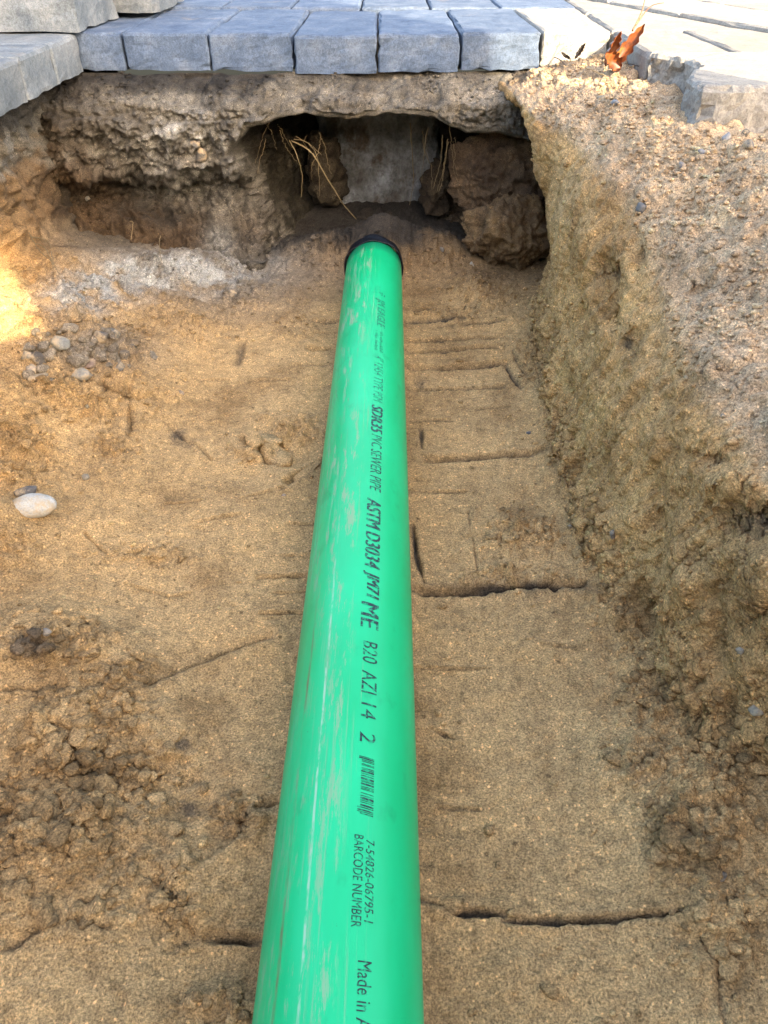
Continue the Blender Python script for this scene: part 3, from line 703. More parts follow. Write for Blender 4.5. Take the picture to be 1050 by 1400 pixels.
def lettering(txt, ya, yb_, xa, xb, mat=None, bold=0.0, shear=0.0, label=None):
    """ya..yb_: photo rows where the text starts and ends; xa..xb: photo columns of its foot and top"""
    cu = bpy.data.curves.new('t', 'FONT'); cu.body = txt; cu.shear = shear; cu.resolution_u = 3; cu.space_character = 1.02
    to = bpy.data.objects.new('t', cu); col.objects.link(to)
    dg = bpy.context.evaluated_depsgraph_get(); dg.update()
    me = bpy.data.meshes.new_from_object(to.evaluated_get(dg))
    bpy.data.objects.remove(to); bpy.data.curves.remove(cu)
    bm = bmesh.new(); bm.from_mesh(me); bpy.data.meshes.remove(me)
    xs = [v.co.x for v in bm.verts]; ys = [v.co.y for v in bm.verts]
    x0, x1, w0, w1 = min(xs), max(xs), min(ys), max(ys)
    for v in bm.verts: v.co = ((v.co.x-x0)/(x1-x0), (v.co.y-w0)/(w1-w0), 0)
    if bold:
        gv = bm.verts[:]+bm.edges[:]+bm.faces[:]
        for k_ in (1, 2):
            r_ = bmesh.ops.duplicate(bm, geom=gv)
            for v in r_['geom']:
                if isinstance(v, bmesh.types.BMVert): v.co.x += bold*k_/2; v.co.z = .00001*k_
    ym = (ya+yb_)/2
    s0, _ = on_pipe((xa+xb)/2, ya); s1, _ = on_pipe((xa+xb)/2, yb_)
    _, t0 = on_pipe(xa, ym); _, t1 = on_pipe(xb, ym)
    o = wrap(bm, 'lettering', s0, s1, t0, t1, mat or INK)
    if label: o['label'] = label
    return o
lettering('JM EAGLE', 408, 447, 512.5, 526.5, FADED, .018, .30)
lettering('4" 12454 TYPE PSM', 487, 550, 511, 524, FADED, 0, .28)
lettering('SDR35', 554, 591, 507.5, 523, INK, .035, .25)
lettering('PVC SEWER PIPE', 594, 672, 506.5, 521.5, INK, .0, .25)
lettering('ASTM D3034', 681, 776, 500, 520, INK, .013, .25)
lettering('JM71', 781, 817, 496, 518.5, INK, .040, .25)
lettering('ME', 823, 859, 493.5, 517.5, INK, .035, .15)
lettering('B20', 877, 907, 496, 516, INK, .0, .12)
lettering('AZI', 917, 949, 494.5, 515, INK, .0, .12)
lettering('14', 961, 983, 493.5, 514.5, INK, .0, .12)
lettering('2', 1001, 1015, 492, 513.5, INK, .0, .12)
lettering('7-54826-06795-1', 1149, 1262, 499, 511, INK, 0, .08)
lettering('BARCODE NUMBER', 1141, 1268, 482, 495.5, INK, 0, .05)
lettering('Made in A', 1314, 1408, 487.5, 507.5, INK, .0, .0)
# barcode bars, worn two-line stamp and small mark: flat print too
def bars(name, spans, ya, yb_, xa, xb, mat, skew=0.0):
    bm = bmesh.new()
    for u0, u1, v0, v1 in spans:
        q = [bm.verts.new((u0+skew*v0, v0, 0)), bm.verts.new((u1+skew*v0, v0, 0)), bm.verts.new((u1+skew*v1, v1, 0)), bm.verts.new((u0+skew*v1, v1, 0))]
        bm.faces.new(q)
    s0, _ = on_pipe((xa+xb)/2, ya); s1, _ = on_pipe((xa+xb)/2, yb_); ym = (ya+yb_)/2
    _, t0 = on_pipe(xa, ym); _, t1 = on_pipe(xb, ym)
    return wrap(bm, name, s0, s1, t0, t1, mat)
bc = [(0, .012, 1), (.022, .045, 1), (.06, .072, 0), (.085, .097, 0), (.13, .14, 0), (.15, .16, 0), (.20, .213, 0), (.228, .24, 0), (.252, .277, 0), (.30, .31, 0), (.335, .35, 0), (.375, .405, 0), (.42, .43, 0), (.44, .45, 0),
      (.47, .497, 0), (.525, .536, 0), (.55, .56, 0), (.572, .583, 0), (.635, .645, 0), (.68, .69, 0), (.71, .745, 0), (.76, .77, 0), (.79, .80, 0), (.83, .855, 0), (.872, .885, 1), (.91, .93, 1), (.945, .955, 1), (.97, .985, 0)]
bars('barcode', [(a, b, 0.0 if tall else .17, 1.0) for a, b, tall in bc], 1034, 1114, 489.5, 511, INK, .035)
r2 = random.Random(3)
bars('worn_stamp', [(u/22+r2.uniform(0, .01), u/22+.02+r2.uniform(0, .012), 0.56*ln+.02+r2.uniform(0, .06), .56*ln+.40-r2.uniform(0, .16)) for ln in (0, 1) for u in range(22) if r2.random() > .15], 452, 480, 512, 524, FADED, .05)
bars('maker_mark', [(.1, .45, .30, .42), (.0, .8, .5, .62), (.35, .95, .78, .95), (.0, .2, .15, .35)], 400, 405.5, 516, 527, FADED)

# ------------------------------------------------------------------ concrete footing deep in the hollow
m, nt, bs = new_mat('old_concrete')
geo = nt.nodes.new('ShaderNodeNewGeometry'); pos = geo.outputs['Position']
c = ramp(nt, noise_n(nt, pos, 14, 6, .65), [(.3, (.18, .165, .14)), (.5, (.34, .34, .33)), (.7, (.56, .58, .60))])
c = mix(nt, ramp(nt, noise_n(nt, pos, 9, 5, .7), [(.52, 0), (.62, .85)]), c, (.12, .08, .045))
mpv = N(nt, 'ShaderNodeMapping'); mpv.inputs['Scale'].default_value = (1, 1, .6); nt.links.new(pos, mpv.inputs[0])
c = mix(nt, ramp(nt, noise_n(nt, mpv.outputs[0], 11, 4, .6), [(.52, 0), (.66, .7)]), c, (.09, .065, .04))
c = mix(nt, 1, c, ramp(nt, noise_n(nt, pos, 90, 5, .75), [(.3, .35), (.5, .68), (.7, .95)]), 'MULTIPLY')
nt.links.new(c, bs.inputs['Base Color']); bs.inputs['Roughness'].default_value = .9
nt.links.new(bump_n(nt, noise_n(nt, pos, 55, 6, .75), .9, .012), bs.inputs['Normal'])
OLDC = m
o = prism('concrete_footing', [(-.155, 1.965), (-.10, 1.945), (.02, 1.950), (.125, 1.960), (.14, 2.06), (-.155, 2.06)], -.06, .24, OLDC, None, .02, True, 95, .014)
tag(o, 'stained grey concrete footing at the back of the dark hollow under the paving', 'footing')

# ------------------------------------------------------------------ lumps, stones, crumbs
def rock_bm(rx, ry, rz, sub, seed, rough, angular=0.0):
    bm = bmesh.new(); bmesh.ops.create_icosphere(bm, subdivisions=sub, radius=1)
    co = np.array([v.co for v in bm.verts]); q = co+seed*5.17
    k = 1+rough*(fbm(q, 1.1, 2, seed)+.5*perlin(q, 3.1, seed+1)+.25*perlin(q, 7.3, seed+2)+.12*perlin(q, 17., seed+3))
    if angular:
        r0 = np.random.default_rng(int(seed)+5); pl = r0.normal(size=(14, 3)); pl /= np.linalg.norm(pl, axis=1)[:, None]
        lim = r0.uniform(.48, .85, 14)
        dd = (co*k[:, None])@pl.T
        over = np.maximum(dd/lim, 1).max(1); k = k/(1+(over-1)*angular)
    co = co*k[:, None]*np.array((rx, ry, rz))
    for v, cc in zip(bm.verts, co): v.co = cc
    return bm, co
def rock_mat(name):
    m, nt, bs = new_mat(name)
    at = N(nt, 'ShaderNodeAttribute', _attribute_name='Col'); tc = nt.nodes.new('ShaderNodeNewGeometry')
    a = noise_n(nt, tc.outputs['Position'], 120, 5, .7); b = noise_n(nt, tc.outputs['Position'], 500, 2, .6)
    c = mix(nt, 1, at.outputs['Color'], ramp(nt, a, [(.3, .7), (.5, 1), (.7, 1.2)]), 'MULTIPLY')
    c = mix(nt, 1, c, ramp(nt, b, [(.3, .75), (.6, 1.1)]), 'MULTIPLY')
    c = mix(nt, ramp(nt, noise_n(nt, tc.outputs['Position'], 60, 5, .75), [(.46, 0), (.60, .85)]), c, (.38, .27, .15))
    nt.links.new(c, bs.inputs['Base Color']); bs.inputs['Roughness'].default_value = .75
    nt.links.new(bump_n(nt, a, .4, .002), bs.inputs['Normal'])
    return m
STONE = rock_mat('stone')
def put_rock(name, px, py, r, shape, color, label, cat, seed, rough=.18, angular=0.0, sub=3, sink=.25, rot=0, mat=None, group=None):
    p, n = hit(px, py)
    if name == 'stone' and p.x > .2 and p.z > .15: r *= .72
    if name == 'stone' and p.y < 1.0 and r < .012: r *= .62
    if name == 'stone': color = tuple(np.array(color)*.55+np.array((.16, .12, .08))*.45)
    bm, co = rock_bm(r*shape[0], r*shape[1], r*shape[2], sub, seed, rough, angular)
    me = bpy.data.meshes.new(name); bm.to_mesh(me); bm.free()
    for q in me.polygons: q.use_smooth = True
    set_col(me, np.broadcast_to(np.array(color), (len(me.vertices), 3)))
    me.materials.append(mat or STONE)
    o = bpy.data.objects.new(name, me); col.objects.link(o)
    nn = (n+Vector((0, 0, .6))).normalized()
    o.location = p+nn*(r*shape[2]*(1-2*sink)); o.rotation_euler = (0, 0, R(rot))
    tag(o, label, cat, group); return o
G = (.20, .19, .19); DK = (.055, .052, .055); WH = (.62, .58, .50); BG = (.17, .155, .14); TAN = (.42, .32, .20)
put_rock('pebble', 47, 699, .0215, (1.25, .8, .62), (.66, .61, .52), 'smooth oval cream white pebble lying on the sand', 'pebble', 3, .05, 0, 4, .22, 4)
put_rock('stone', 39, 672, .0125, (1.3, .8, .6), (.13, .125, .13), 'flat dark grey stone chip just behind the cream white pebble', 'stone', 8, .2, .8, 3, .3, 20)
STONES = [(85, 470, .016, (1.2, .9, .8), (.40, .39, .33), 'pale grey stone in the rubble under the left earth face'), (54, 490, .014, (1, 1, 1), DK, 'black stone wedged in the rubble heap'), (46, 503, .013, (1.1, .9, .8), (.27, .26, .27), 'grey stone beside the black stone in the rubble heap'),
  (112, 507, .018, (1.4, .9, .6), (.52, .47, .38), 'flat cream stone half buried in the rubble heap'), (140, 459, .014, (1, .9, .9), DK, 'dark stone high on the rubble heap'), (125, 494, .013, (1.4, .9, .6), (.33, .19, .13), 'reddish stone chip in the rubble heap'), (160, 453, .012, (1.1, 1, .8), (.16, .15, .13), 'small charcoal stone on the rubble slope'),
  (166, 500, .010, (1, 1, 1), BG, 'small blue grey stone on the rubble slope'), (52, 515, .013, (1.2, 1, .8), TAN, 'tan sandy lump below the grey stone'), (40, 482, .015, (1, 1, .8), (.34, .32, .28), 'dusty grey stone at the edge of the rubble heap'),
  (318, 397, .016, (1, .9, 1), (.15, .14, .13), 'round dark grey cobble at the foot of the earth face'), (277, 215, .017, (.9, 1, 1.1), (.17, .165, .15), 'dark stone set in the pale grey earth face'), (268, 198, .011, (1, 1, 1), (.24, .23, .21), 'small stone above the dark stone in the earth face'),
  (822, 131, .013, (1.1, 1, .7), (.40, .34, .22), 'yellowish pebble on the sandy bank below the dry leaf'), (838, 137, .012, (1.3, 1, .7), (.36, .37, .39), 'pale blue grey pebble on the sandy bank below the dry leaf'), (960, 205, .012, (1, 1, .9), (.36, .36, .37), 'pale grey pebble on the bank below the broken paving stone'),
  (992, 188, .010, (1, 1, .9), (.45, .46, .48), 'whitish pebble on the bank close to the paving corner'), (1020, 198, .013, (1.3, .9, .8), BG, 'blue grey stone on the bank close to the paving corner'), (930, 225, .010, (1.2, 1, .7), (.26, .26, .29), 'grey pebble in the middle of the sandy bank'), (874, 285, .012, (1, 1, .9), (.17, .18, .20), 'dark stone sitting in the lip of the trench wall'),
  (1018, 180, .009, (1, 1, 1), DK, 'black grit lump beside the blue grey stone'), (936, 515, .008, (1, 1, 1), DK, 'small black stone stuck in the bank face'), (985, 565, .007, (1, 1, 1), BG, 'tiny blue grey stone stuck in the bank face'), (838, 733, .009, (.8, 1, 1.3), (.16, .15, .14), 'slate coloured stone stuck in the foot of the trench wall'),
  (722, 590, .008, (1.2, 1, .8), (.12, .12, .14), 'small dark stone on the flat sand at the wall foot'), (777, 722, .006, (1, 1, 1), BG, 'small blue grey stone in the crumbs at the wall foot'), (1014, 888, .007, (1, 1, 1), (.50, .41, .30), 'small white stone in the ochre wall'), (1037, 972, .010, (1, 1, 1), (.50, .42, .32), 'whitish stone lump in the ochre wall'),
  (988, 1196, .007, (1.3, 1, .8), (.14, .13, .12), 'slate grey chip on the sand below the ochre wall'), (122, 1038, .010, (1.4, .8, .7), (.26, .22, .17), 'grey stone showing through the churned sand'), (65, 865, .010, (1.2, .9, .7), (.36, .31, .25), 'pale grey stone at the edge of the sand mound'), (434, 1125, .004, (1, 1, 1), BG, None),
  (118, 555, .006, (1, 1, 1), (.5, .4, .25), 'small tan stone on the loose sand pile'), (120, 651, .009, (1.3, 1, .6), (.52, .40, .25), 'flat sand coloured stone on the smooth trench floor'), (250, 534, .006, (1, 1, 1), (.25, .15, .12), 'tiny reddish stone alone on the smooth trench floor'), (390, 674, .0055, (1.1, 1, .8), (.36, .24, .26), 'tiny pink stone at the end of the split sand flake'),
  (645, 358, .007, (1, 1, 1), WH, 'white pebble on the earth lump in the hollow'), (604, 338, .006, (1, 1, 1), (.34, .33, .31), 'grey pebble near the black coupling'), (120, 268, .007, (1, 1, 1), WH, 'white pebble in the brown band of the earth face')]
for k, (px, py, r, shp, c_, lab) in enumerate(STONES):
    if lab: put_rock('stone', px, py, r, shp, c_, lab, 'stone', 20+k, .30, .9, 3, .60, k*47)

# big earth clod that has slumped in the right of the hollow
def clod(name, loc, rad, seed, color, label, sub=6, rough=.42):
    bm, co = rock_bm(*rad, sub, seed, rough, .85)
    W = co+np.array(loc)
    nn = co/np.array(rad)**2; nn /= np.linalg.norm(nn, axis=1)[:, None]
    co = co+nn*(.012*fbm(W, 34, 3, 120)+.010*(1-1.6*np.abs(fbm(W, 22, 3, 124)))+.004*fbm(W, 140, 2, 121))[:, None]
    for v, c_ in zip(bm.verts, co): v.co = c_
    me = bpy.data.meshes.new(name); bm.to_mesh(me); bm.free()
    for q in me.polygons: q.use_smooth = True
    k = np.clip(.5+fbm(W, 18, 3, 123), 0, 1)[:, None]
    set_col(me, np.array(color)*(1-k)+np.array(color)*np.array((.62, .62, .68))*k)
    me.materials.append(SOIL)
    o = bpy.data.objects.new(name, me); col.objects.link(o); o.location = loc
    tag(o, label, 'earth clod'); return o
pc = on_y(690, 325, 1.62)
clod('earth_clod', tuple(pc+Vector((.012, 0, 0))), (.105, .075, .088), 61, (.30, .185, .085), 'large brown earth clod slumped in the right of the hollow')
pc = on_y(668, 250, 1.72)
clod('earth_clod', tuple(pc+Vector((.04, 0, .005))), (.16, .055, .115), 64, (.19, .12, .065), 'dark brown earth block behind the slumped clod in the hollow', 6)

for px, py, y_, rad, c_, sd, lab in [(446, 240, 1.90, (.045, .05, .085), (.10, .075, .045), 71, 'dark earth slump covering the left edge of the footing'), (520, 306, 1.90, (.15, .05, .030), (.07, .055, .04), 73, 'low dark earth heap along the base of the footing'), (598, 262, 1.86, (.03, .045, .075), (.10, .07, .04), 75, 'dark earth slump between the footing and the brown block')]:
    clod('earth_clod', tuple(on_y(px, py, y_)), rad, sd, c_, lab, 5)

# loose crumbs of earth: nobody could count them
def crumbs(n_small, n_big):
    PP, NN, cr, rb = MAIN
    vis = (pxm > -80) & (pxm < 1130) & (pym > 60) & (pym < 1480) & (PP[..., 1] > .08)
    w = ((cr**1.5)*1.0+rb*.16+.012)*vis
    fpt = PP.reshape(-1, 3); fn = NN.reshape(-1, 3); wf = (w*depm**1.0).reshape(-1); wf /= wf.sum()
    fb = Pb.reshape(-1, 3); fnb = nb.reshape(-1, 3); wb = ((1-.7*incave)*lumpy*(nb[..., 2] > .1)).reshape(-1); wb /= wb.sum()
    Cm = C.reshape(-1, 3); Cbm = Cb.reshape(-1, 3)
    V, F, CC = [], [], []; base = 0
    protos = []
    wc = ((cr**3)*vis*(PP[..., 2] < .06)*((pxm < 280)*(pym > 840)*1.0+(pxm > 840)*(pym > 880)*.22+.10)).reshape(-1); wc /= wc.sum()
    wk = (rb*vis*np.clip(.3+fbm(PP, 9, 2, 140), 0, 1)).reshape(-1); wk /= wk.sum()
    for sub, cnt, lo, hi in ((1, n_small, .0010, .0032), (2, n_big, .0030, .0075), (3, 700, .0060, .0125), (2.5, 2600, .0028, .0065)):
        tm = []
        for s in range(10):
            bm, co = rock_bm(1, .85, .62, int(sub), 200+s+int(sub*20), .62, .95)
            bm.verts.index_update(); tm.append((co, np.array([[v.index for v in f_.verts] for f_ in bm.faces]))); bm.free()
        for src, nsrc, wsrc, csrc, n in ((fpt, fn, wc if sub == 3 else wk if sub == 2.5 else wf, Cm, cnt), (fb, fnb, wb, Cbm, 0 if sub > 2 else cnt//3)):
            ids = rng.choice(len(src), n, p=wsrc)
            sz = lo+(hi-lo)*rng.random(n)**2.6
            an = rng.random(n)*6.283; tone = (.62+.6*rng.random(n)) if sub != 2.5 else (.82+.3*rng.random(n))
            for i_, s_, a_, t_ in zip(ids, sz, an, tone):
                co, fc = tm[int(a_*100) % 10]; 
                ca, sa = math.cos(a_), math.sin(a_)
                q = co*s_
                q = np.stack([q[:, 0]*ca-q[:, 1]*sa, q[:, 0]*sa+q[:, 1]*ca, q[:, 2]], 1)
                V.append(q+src[i_]+nsrc[i_]*s_*(.12 if sub < 3 else -.05)); F.append(fc+base); base += len(co)
                CC.append(np.broadcast_to(csrc[i_]*t_, co.shape))
    V = np.concatenate(V); F = np.concatenate(F); CC = np.concatenate(CC)
    me = bpy.data.meshes.new('loose_crumbs')
    me.vertices.add(len(V)); me.vertices.foreach_set('co', V.reshape(-1).astype(np.float32))
    me.loops.add(len(F)*3); me.loops.foreach_set('vertex_index', F.reshape(-1).astype(np.int32))
    me.polygons.add(len(F)); me.polygons.foreach_set('loop_start', np.arange(0, len(F)*3, 3, dtype=np.int32)); me.polygons.foreach_set('loop_total', np.full(len(F), 3, dtype=np.int32))
    me.update(calc_edges=True); set_col(me, np.clip(CC, .01, .8)); me.materials.append(SOIL)
    o = bpy.data.objects.new('loose_crumbs', me); col.objects.link(o)
    tag(o, 'loose crumbs of sandy earth scattered over the trench', 'earth crumbs', kind='stuff')
crumbs(14000, 3600)

# ------------------------------------------------------------------ roots
m, nt, bs = new_mat('pale_root'); bs.inputs['Base Color'].default_value = (.20, .14, .065, 1); bs.inputs['Roughness'].default_value = .7
ROOT = m
def tube_along(name, pts, r0, r1, mat, nseg=7, wob=.0015, seed=0):
    pts = [Vector(p) for p in pts]; dense = []
    n = len(pts)
    for k in range(n-1):                                   # Catmull-Rom
        p0, p1, p2, p3 = pts[max(k-1, 0)], pts[k], pts[k+1], pts[min(k+2, n-1)]
        for t in np.linspace(0, 1, 8, endpoint=False):
            dense.append(.5*((2*p1)+(p2-p0)*t+(2*p0-5*p1+4*p2-p3)*t*t+(3*p1-p0-3*p2+p3)*t**3))
    dense.append(pts[-1]); rr_ = random.Random(seed)
    dense = [d_+Vector((rr_.uniform(-1, 1), rr_.uniform(-1, 1), rr_.uniform(-1, 1)))*wob*.5 for d_ in dense]
    vts, fcs = [], []
    for k, p in enumerate(dense):
        tdir = (dense[min(k+1, len(dense)-1)]-dense[max(k-1, 0)]).normalized()
        a = tdir.orthogonal().normalized(); b = tdir.cross(a); r = r0+(r1-r0)*k/(len(dense)-1)
        for s in range(nseg):
            an = 2*math.pi*s/nseg; vts.append(p+(a*math.cos(an)+b*math.sin(an))*r)
        if k:
            for s in range(nseg):
                s1 = (s+1) % nseg; fcs.append(((k-1)*nseg+s, (k-1)*nseg+s1, k*nseg+s1, k*nseg+s))
    fcs.append(tuple(range(nseg))[::-1]); fcs.append(tuple(range((len(dense)-1)*nseg, len(dense)*nseg)))
    o0 = vts[0].copy()
    me = bpy.data.meshes.new(name); me.from_pydata([tuple(v-o0) for v in vts], [], fcs)
    for q in me.polygons: q.use_smooth = True
    me.materials.append(mat)
    o = bpy.data.objects.new(name, me); col.objects.link(o); o.location = o0
    return o
ROOTS = [([(398, 192), (425, 208), (445, 240), (470, 280), (487, 300)], [1.69, 1.66, 1.68, 1.72, 1.75], .0026, .0012, 'longest pale root slanting across the hollow towards the coupling'),
  ([(396, 192), (407, 215), (413, 240), (412, 270)], [1.69, 1.665, 1.68, 1.70], .0018, .0008, 'thin root hanging beside the longest root on the left of the hollow'),
  ([(404, 186), (430, 205), (436, 240), (437, 268)], [1.70, 1.69, 1.70, 1.72], .0012, .0006, 'fine root strand hanging behind the longest root'),
  ([(402, 190), (420, 195), (440, 212)], [1.70, 1.69, 1.71], .0015, .0006, 'short forked root stub at the left top of the hollow'),
  ([(561, 168), (564, 220), (565, 250), (560, 280)], [1.75, 1.77, 1.78, 1.79], .0016, .0008, 'single thin root hanging in front of the concrete footing'),
  ([(605, 185), (603, 215), (596, 245), (592, 258)], [1.68, 1.69, 1.70, 1.70], .0010, .0005, 'hair fine root hanging on the right of the footing'),
  ([(612, 190), (608, 225), (604, 250), (600, 262)], [1.67, 1.68, 1.69, 1.69], .0011, .0005, 'hair fine root beside the dark earth block')]
for k, (pp, ys_r, r0, r1, lab) in enumerate(ROOTS):
    r0 *= .62; r1 *= .7
    tag(tube_along('root', [on_y(a, b, y) for (a, b), y in zip(pp, ys_r)], r0, r1, ROOT, seed=k), lab, 'root', 'roots hanging in the hollow')
r6 = random.Random(21)
for k in range(14):
    x0, y0 = (r6.uniform(345, 440), r6.uniform(165, 200)) if k < 8 else (r6.uniform(575, 625), r6.uniform(170, 200))
    yy0 = r6.uniform(1.66, 1.72); L_ = r6.uniform(25, 80); dx_ = r6.uniform(-18, 22)
    pts_ = [on_y(x0+dx_*t_+r6.uniform(-4, 4), y0+L_*t_, yy0+.04*t_) for t_ in (0, .3, .6, 1)]
    tag(tube_along('root', pts_, .0007, .0003, ROOT, seed=60+k, wob=.003), 'hair thin dull rootlet dangling from the %s of the hollow' % ('left roof' if k < 8 else 'roof beside the earth block'), 'root', 'rootlets on the left of the hollow' if k < 8 else 'rootlets on the right of the hollow')
for k, (pp, lab) in enumerate([([(40, 322), (52, 345), (70, 365), (84, 380)], 'curved pale root sticking out of the brown band, lowest of its tuft'), ([(42, 325), (60, 330), (72, 355), (76, 378)], 'pale root arching over its tuft in the brown band'), ([(50, 332), (64, 348), (74, 372)], 'short straight root inside the tuft in the brown band'),
                               ([(181, 303), (187, 312), (183, 327)], 'short hooked rootlet under the pale grey earth face'), ([(217, 322), (218, 340), (219, 356)], 'straight rootlet hanging over the dark band')]):
    q = []
    for j, (a, b) in enumerate(pp):
        p, n = hit(a, b); q.append(p+n*(.004 if j in (0, len(pp)-1) else .012))
    tag(tube_along('root', q, .0011, .0005, ROOT, seed=30+k), lab, 'root', 'roots in the left earth face')

# ------------------------------------------------------------------ dry leaf on the bank
m, nt, bs = new_mat('dry_leaf')
tc = nt.nodes.new('ShaderNodeTexCoord')
c = ramp(nt, noise_n(nt, tc.outputs['Object'], 45, 5, .65), [(.34, (.04, .014, .008)), (.5, (.20, .055, .013)), (.68, (.34, .13, .03))])
nt.links.new(c, bs.inputs['Base Color']); bs.inputs['Roughness'].default_value = .5
LEAF = m
m, nt, bs = new_mat('withered_leaf'); bs.inputs['Base Color'].default_value = (.05, .035, .026, 1); bs.inputs['Roughness'].default_value = .8
WITHER = m
def leaf(name, base, tip_dir, L, W, curl, fold, mat, seed, parent=None):
    """a curled blade: rows along the midrib, folded about it, with a toothed edge and thickness"""
    rr_ = random.Random(seed); nL, nW = 22, 8
    t_ = Vector(tip_dir).normalized(); s_ = t_.cross(Vector((0, -1, .3))).normalized(); n_ = s_.cross(t_)
    vts, fcs = [], []
    for sh in (0, 1):
        for i in range(nL+1):
            f_ = i/nL; w = W*(math.sin(math.pi*min(f_**.75, 1))**.8)*(1+.22*math.sin(f_*31+seed))+.0004
            ctr = t_*(L*math.sin(f_*curl)/max(curl, .01))+n_*(L*(1-math.cos(f_*curl))/max(curl, .01))
            for j in range(nW+1):
                a = (j/nW-.5)*2
                p = ctr+s_*(a*w*math.cos(fold*abs(a)))+n_*(abs(a)*w*math.sin(fold*abs(a))+.0016*math.sin(9*f_+5*a+seed)-sh*.0005)
                vts.append(p)
    o_ = (nL+1)*(nW+1)
    for i in range(nL):
        for j in range(nW):
            a = i*(nW+1)+j; fcs.append((a, a+1, a+nW+2, a+nW+1)); fcs.append((o_+a, o_+a+nW+1, o_+a+nW+2, o_+a+1))
    me = bpy.data.meshes.new(name); me.from_pydata([tuple(v) for v in vts], [], fcs)
    for q in me.polygons: q.use_smooth = True
    me.materials.append(mat)
    o = bpy.data.objects.new(name, me); col.objects.link(o); o.location = base
    if parent: o.parent = parent; o.matrix_parent_inverse = Matrix.Identity(4)
    return o
p, n = hit(836, 92); p = Vector(p)
le = bpy.data.objects.new('dry_leaf', None); col.objects.link(le); le.location = p
tag(le, 'crumpled orange brown dry leaf lying on the sunlit sand by the paving edge', 'leaf')
leaf('blade', (0, -.004, .002), (.55, .25, .75), .080, .018, .7, 1.0, LEAF, 1, le)
leaf('blade', (-.010, .0, .004), (.25, .2, .8), .060, .017, 1.0, 1.2, LEAF, 4, le)
leaf('blade', (.014, -.012, .001), (-.75, .1, .45), .050, .018, 1.1, .9, LEAF, 7, le)
st = tube_along('stem', [(0.030, .012, .055), (.042, .020, .080), (.046, .026, .100)], .0016, .0008, LEAF, wob=0.0); st.parent = le
st = tube_along('stem', [(0.034, .014, .062), (.055, .022, .088), (.078, .024, .094)], .0012, .0006, LEAF, wob=0.0); st.parent = le
p = on_z(786, 82, .334)
le2 = bpy.data.objects.new('withered_leaf', None); col.objects.link(le2); le2.location = p
tag(le2, 'small blackish withered leaf scrap against the paving edge beside the orange leaf', 'leaf')
leaf('blade', (0, 0, .002), (.35, .3, .5), .030, .009, 1.2, 1.3, WITHER, 12, le2)
leaf('blade', (-.008, 0, .001), (-.7, .2, .3), .024, .006, 1.0, 1.3, WITHER, 15, le2)

r7 = random.Random(5)
for k, (px, py, lab) in enumerate([(765, 84, 'thin dry twig on the sunlit sand beside the blackish leaf scrap'), (868, 92, 'short dry twig right of the orange leaf'), (808, 98, 'bent dry grass stalk in front of the orange leaf')]):
    p = on_z(px, py, .338); a_ = r7.uniform(0, 3)
    d_ = Vector((math.cos(a_), math.sin(a_)*.6, .15))*.028
    tag(tube_along('twig', [p-d_, p+Vector((0, 0, .003)), p+d_], .0011, .0006, WITHER if k != 2 else ROOT, seed=80+k), lab, 'twig')

# ------------------------------------------------------------------ unseen box added behind the viewer: it throws the shade that fills the pit
m, nt, bs = new_mat('weathered_boards'); bs.inputs['Base Color'].default_value = (.30, .25, .20, 1); bs.inputs['Roughness'].default_value = .8
BOARD = m
pv = Vector((-SH.y, SH.x))                                 # to the right, seen along the light
U0, U1, T = .092, 1.03, 1.45
cen = pv*((U0+U1)/2)+SH*T
sw = U1-U0
sun_blocker = bpy.data.objects.new('added_sun_blocker', None); col.objects.link(sun_blocker)
sun_blocker.location = (cen.x, cen.y, .2905); sun_blocker.rotation_euler = (0, 0, math.atan2(pv.y, pv.x))
tag(sun_blocker, 'unseen board box added behind the viewer to shade the pit', 'sun_blocker')
def box(name, x0, x1, y0, y1, z0, z1, parent, mat):
    vts = [(x, y, z) for z in (z0, z1) for y in (y0, y1) for x in (x0, x1)]
    me = bpy.data.meshes.new(name); me.from_pydata(vts, [], [(0, 2, 3, 1), (4, 5, 7, 6), (0, 1, 5, 4), (2, 6, 7, 3), (0, 4, 6, 2), (1, 3, 7, 5)]); me.materials.append(mat)
    o = bpy.data.objects.new(name, me); col.objects.link(o); o.parent = parent; return o
box('wall', -sw/2, sw/2, -.8, 0, 0, 1.85, sun_blocker, BOARD)
for k in range(7): box('board', -sw/2+k*sw/7+.004, -sw/2+(k+1)*sw/7-.004, .001, .02,   .02, 1.83, sun_blocker, BOARD)
box('roof', -sw/2-.0, sw/2+.0, -.85, .06, 1.852, 1.89, sun_blocker, BOARD)

# unseen slatted box added to shade the left of the floor
cc = pv*(U0-.42)+SH*1.30
low_blocker = bpy.data.objects.new('added_low_blocker', None); col.objects.link(low_blocker)
low_blocker.location = (cc.x, cc.y, .2905); low_blocker.rotation_euler = sun_blocker.rotation_euler
tag(low_blocker, 'unseen slatted box added to shade the left of the floor', 'low_blocker')
for x0 in (-.40, .36): box('post', x0, x0+.04, -.40, -.36, 0, .76, low_blocker, BOARD); box('post', x0, x0+.04, -.04, 0, 0, .76, low_blocker, BOARD)
for k in range(8):
    z0 = .01+k*.094
    for y0 in (.0005, -.419): box('slat', -.41, .41, y0, y0+.018, z0, z0+.092, low_blocker, BOARD)
    for x0 in (-.4185, .4005): box('slat', x0, x0+.018, -.40, 0, z0, z0+.092, low_blocker, BOARD)

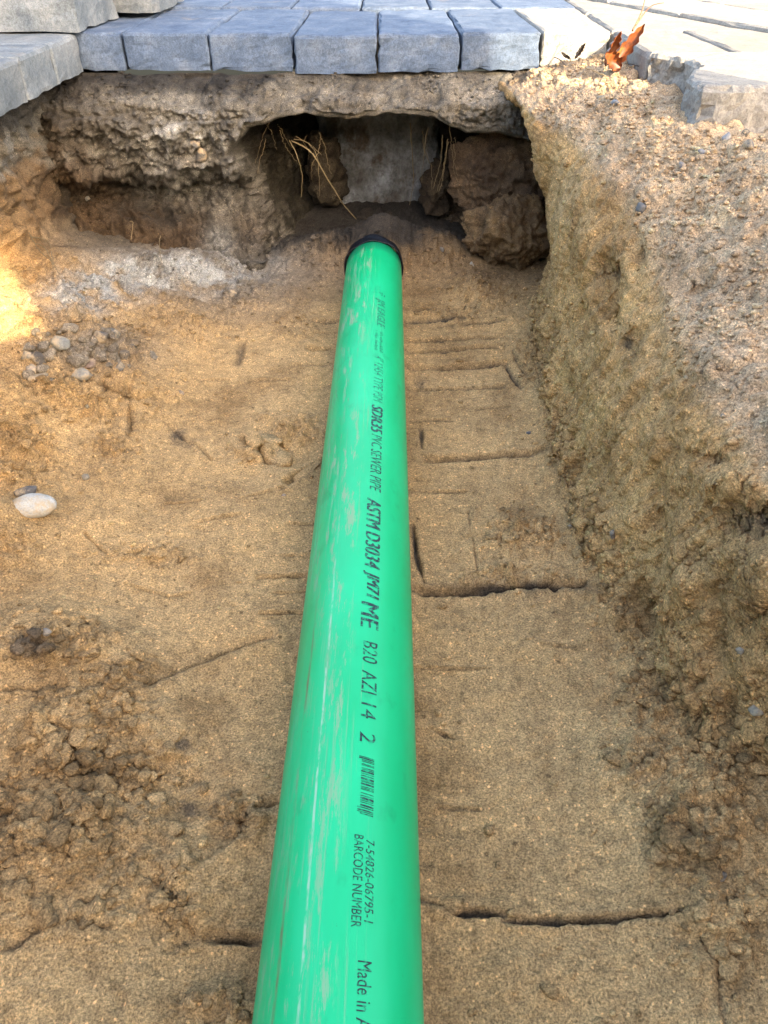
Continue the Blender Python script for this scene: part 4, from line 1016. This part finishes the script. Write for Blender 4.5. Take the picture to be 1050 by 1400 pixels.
# unseen row of boards added well behind the viewer to block low sky
sky_blocker = bpy.data.objects.new('added_sky_blocker', None); col.objects.link(sky_blocker); sky_blocker.location = (0, -2.9, .2905)
tag(sky_blocker, 'unseen row of upright boards added to block low sky', 'sky_blocker')
for k in range(60): box('board', -4.5+k*.15, -4.5+k*.15+.146, 0, .02, .01, 1.28+.02*((k*7) % 5)/5, sky_blocker, BOARD)
for z0 in (.25, .95): box('rail', -4.5, 4.5, -.042, -.002, z0, z0+.08, sky_blocker, BOARD)

# grey lumps in the rubble heap at the left, and the broken crust by the pipe
r5 = random.Random(11)
for k in range(46):
    px, py = r5.gauss(105, 48), r5.gauss(478, 20)
    if not (8 < px < 210 and 438 < py < 520): continue
    g_ = r5.uniform(.75, 1.15)
    put_rock('earth_lump', px, py, r5.uniform(.005, .0125), (1.15, 1, .85), tuple(np.array((.38, .30, .21))*g_), 'grey earth lump in the rubble heap at the foot of the left earth face', 'earth lump', 300+k,   .42, .9, 3, .70, k*53, SOIL, 'lumps in the rubble heap')
for k, (poly, th_, lab) in enumerate([([(333, 613), (345, 607), (359, 611), (362, 621), (351, 630), (338, 627)], .012, 'chunky flake of sand crust split beside the pipe'), ([(349, 603), (372, 600), (388, 607), (386, 614), (364, 616)], .009, 'thin sand crust flake tilted behind the chunky flake'),
                                      ([(364, 623), (384, 618), (402, 622), (398, 636), (374, 640)], .009, 'broad sand crust flake lying nearest the pipe'), ([(399, 650), (414, 638), (436, 627), (440, 632), (425, 646), (404, 656)], .010, 'long narrow ridge of sand crust running to the pipe')]):
    q = [on_z(a_, b_, -.05) for a_, b_ in poly]; q = [(v_.x, v_.y) for v_ in q][::-1]
    zb_ = min(hit(a_, b_)[0].z for a_, b_ in poly)-.004
    o = prism('crust_flake', q, zb_, zb_+.004+th_, SOIL, None, .003, True, 130+k, .004)
    set_col(o.data, np.broadcast_to(SAND*.95, (len(o.data.vertices), 3)))
    o.rotation_euler = (R([4, -5, 3, 6][k]), R([3, 4, -4, -3][k]), 0)
    tag(o, lab, 'crust flake', 'broken crust flakes by the pipe')
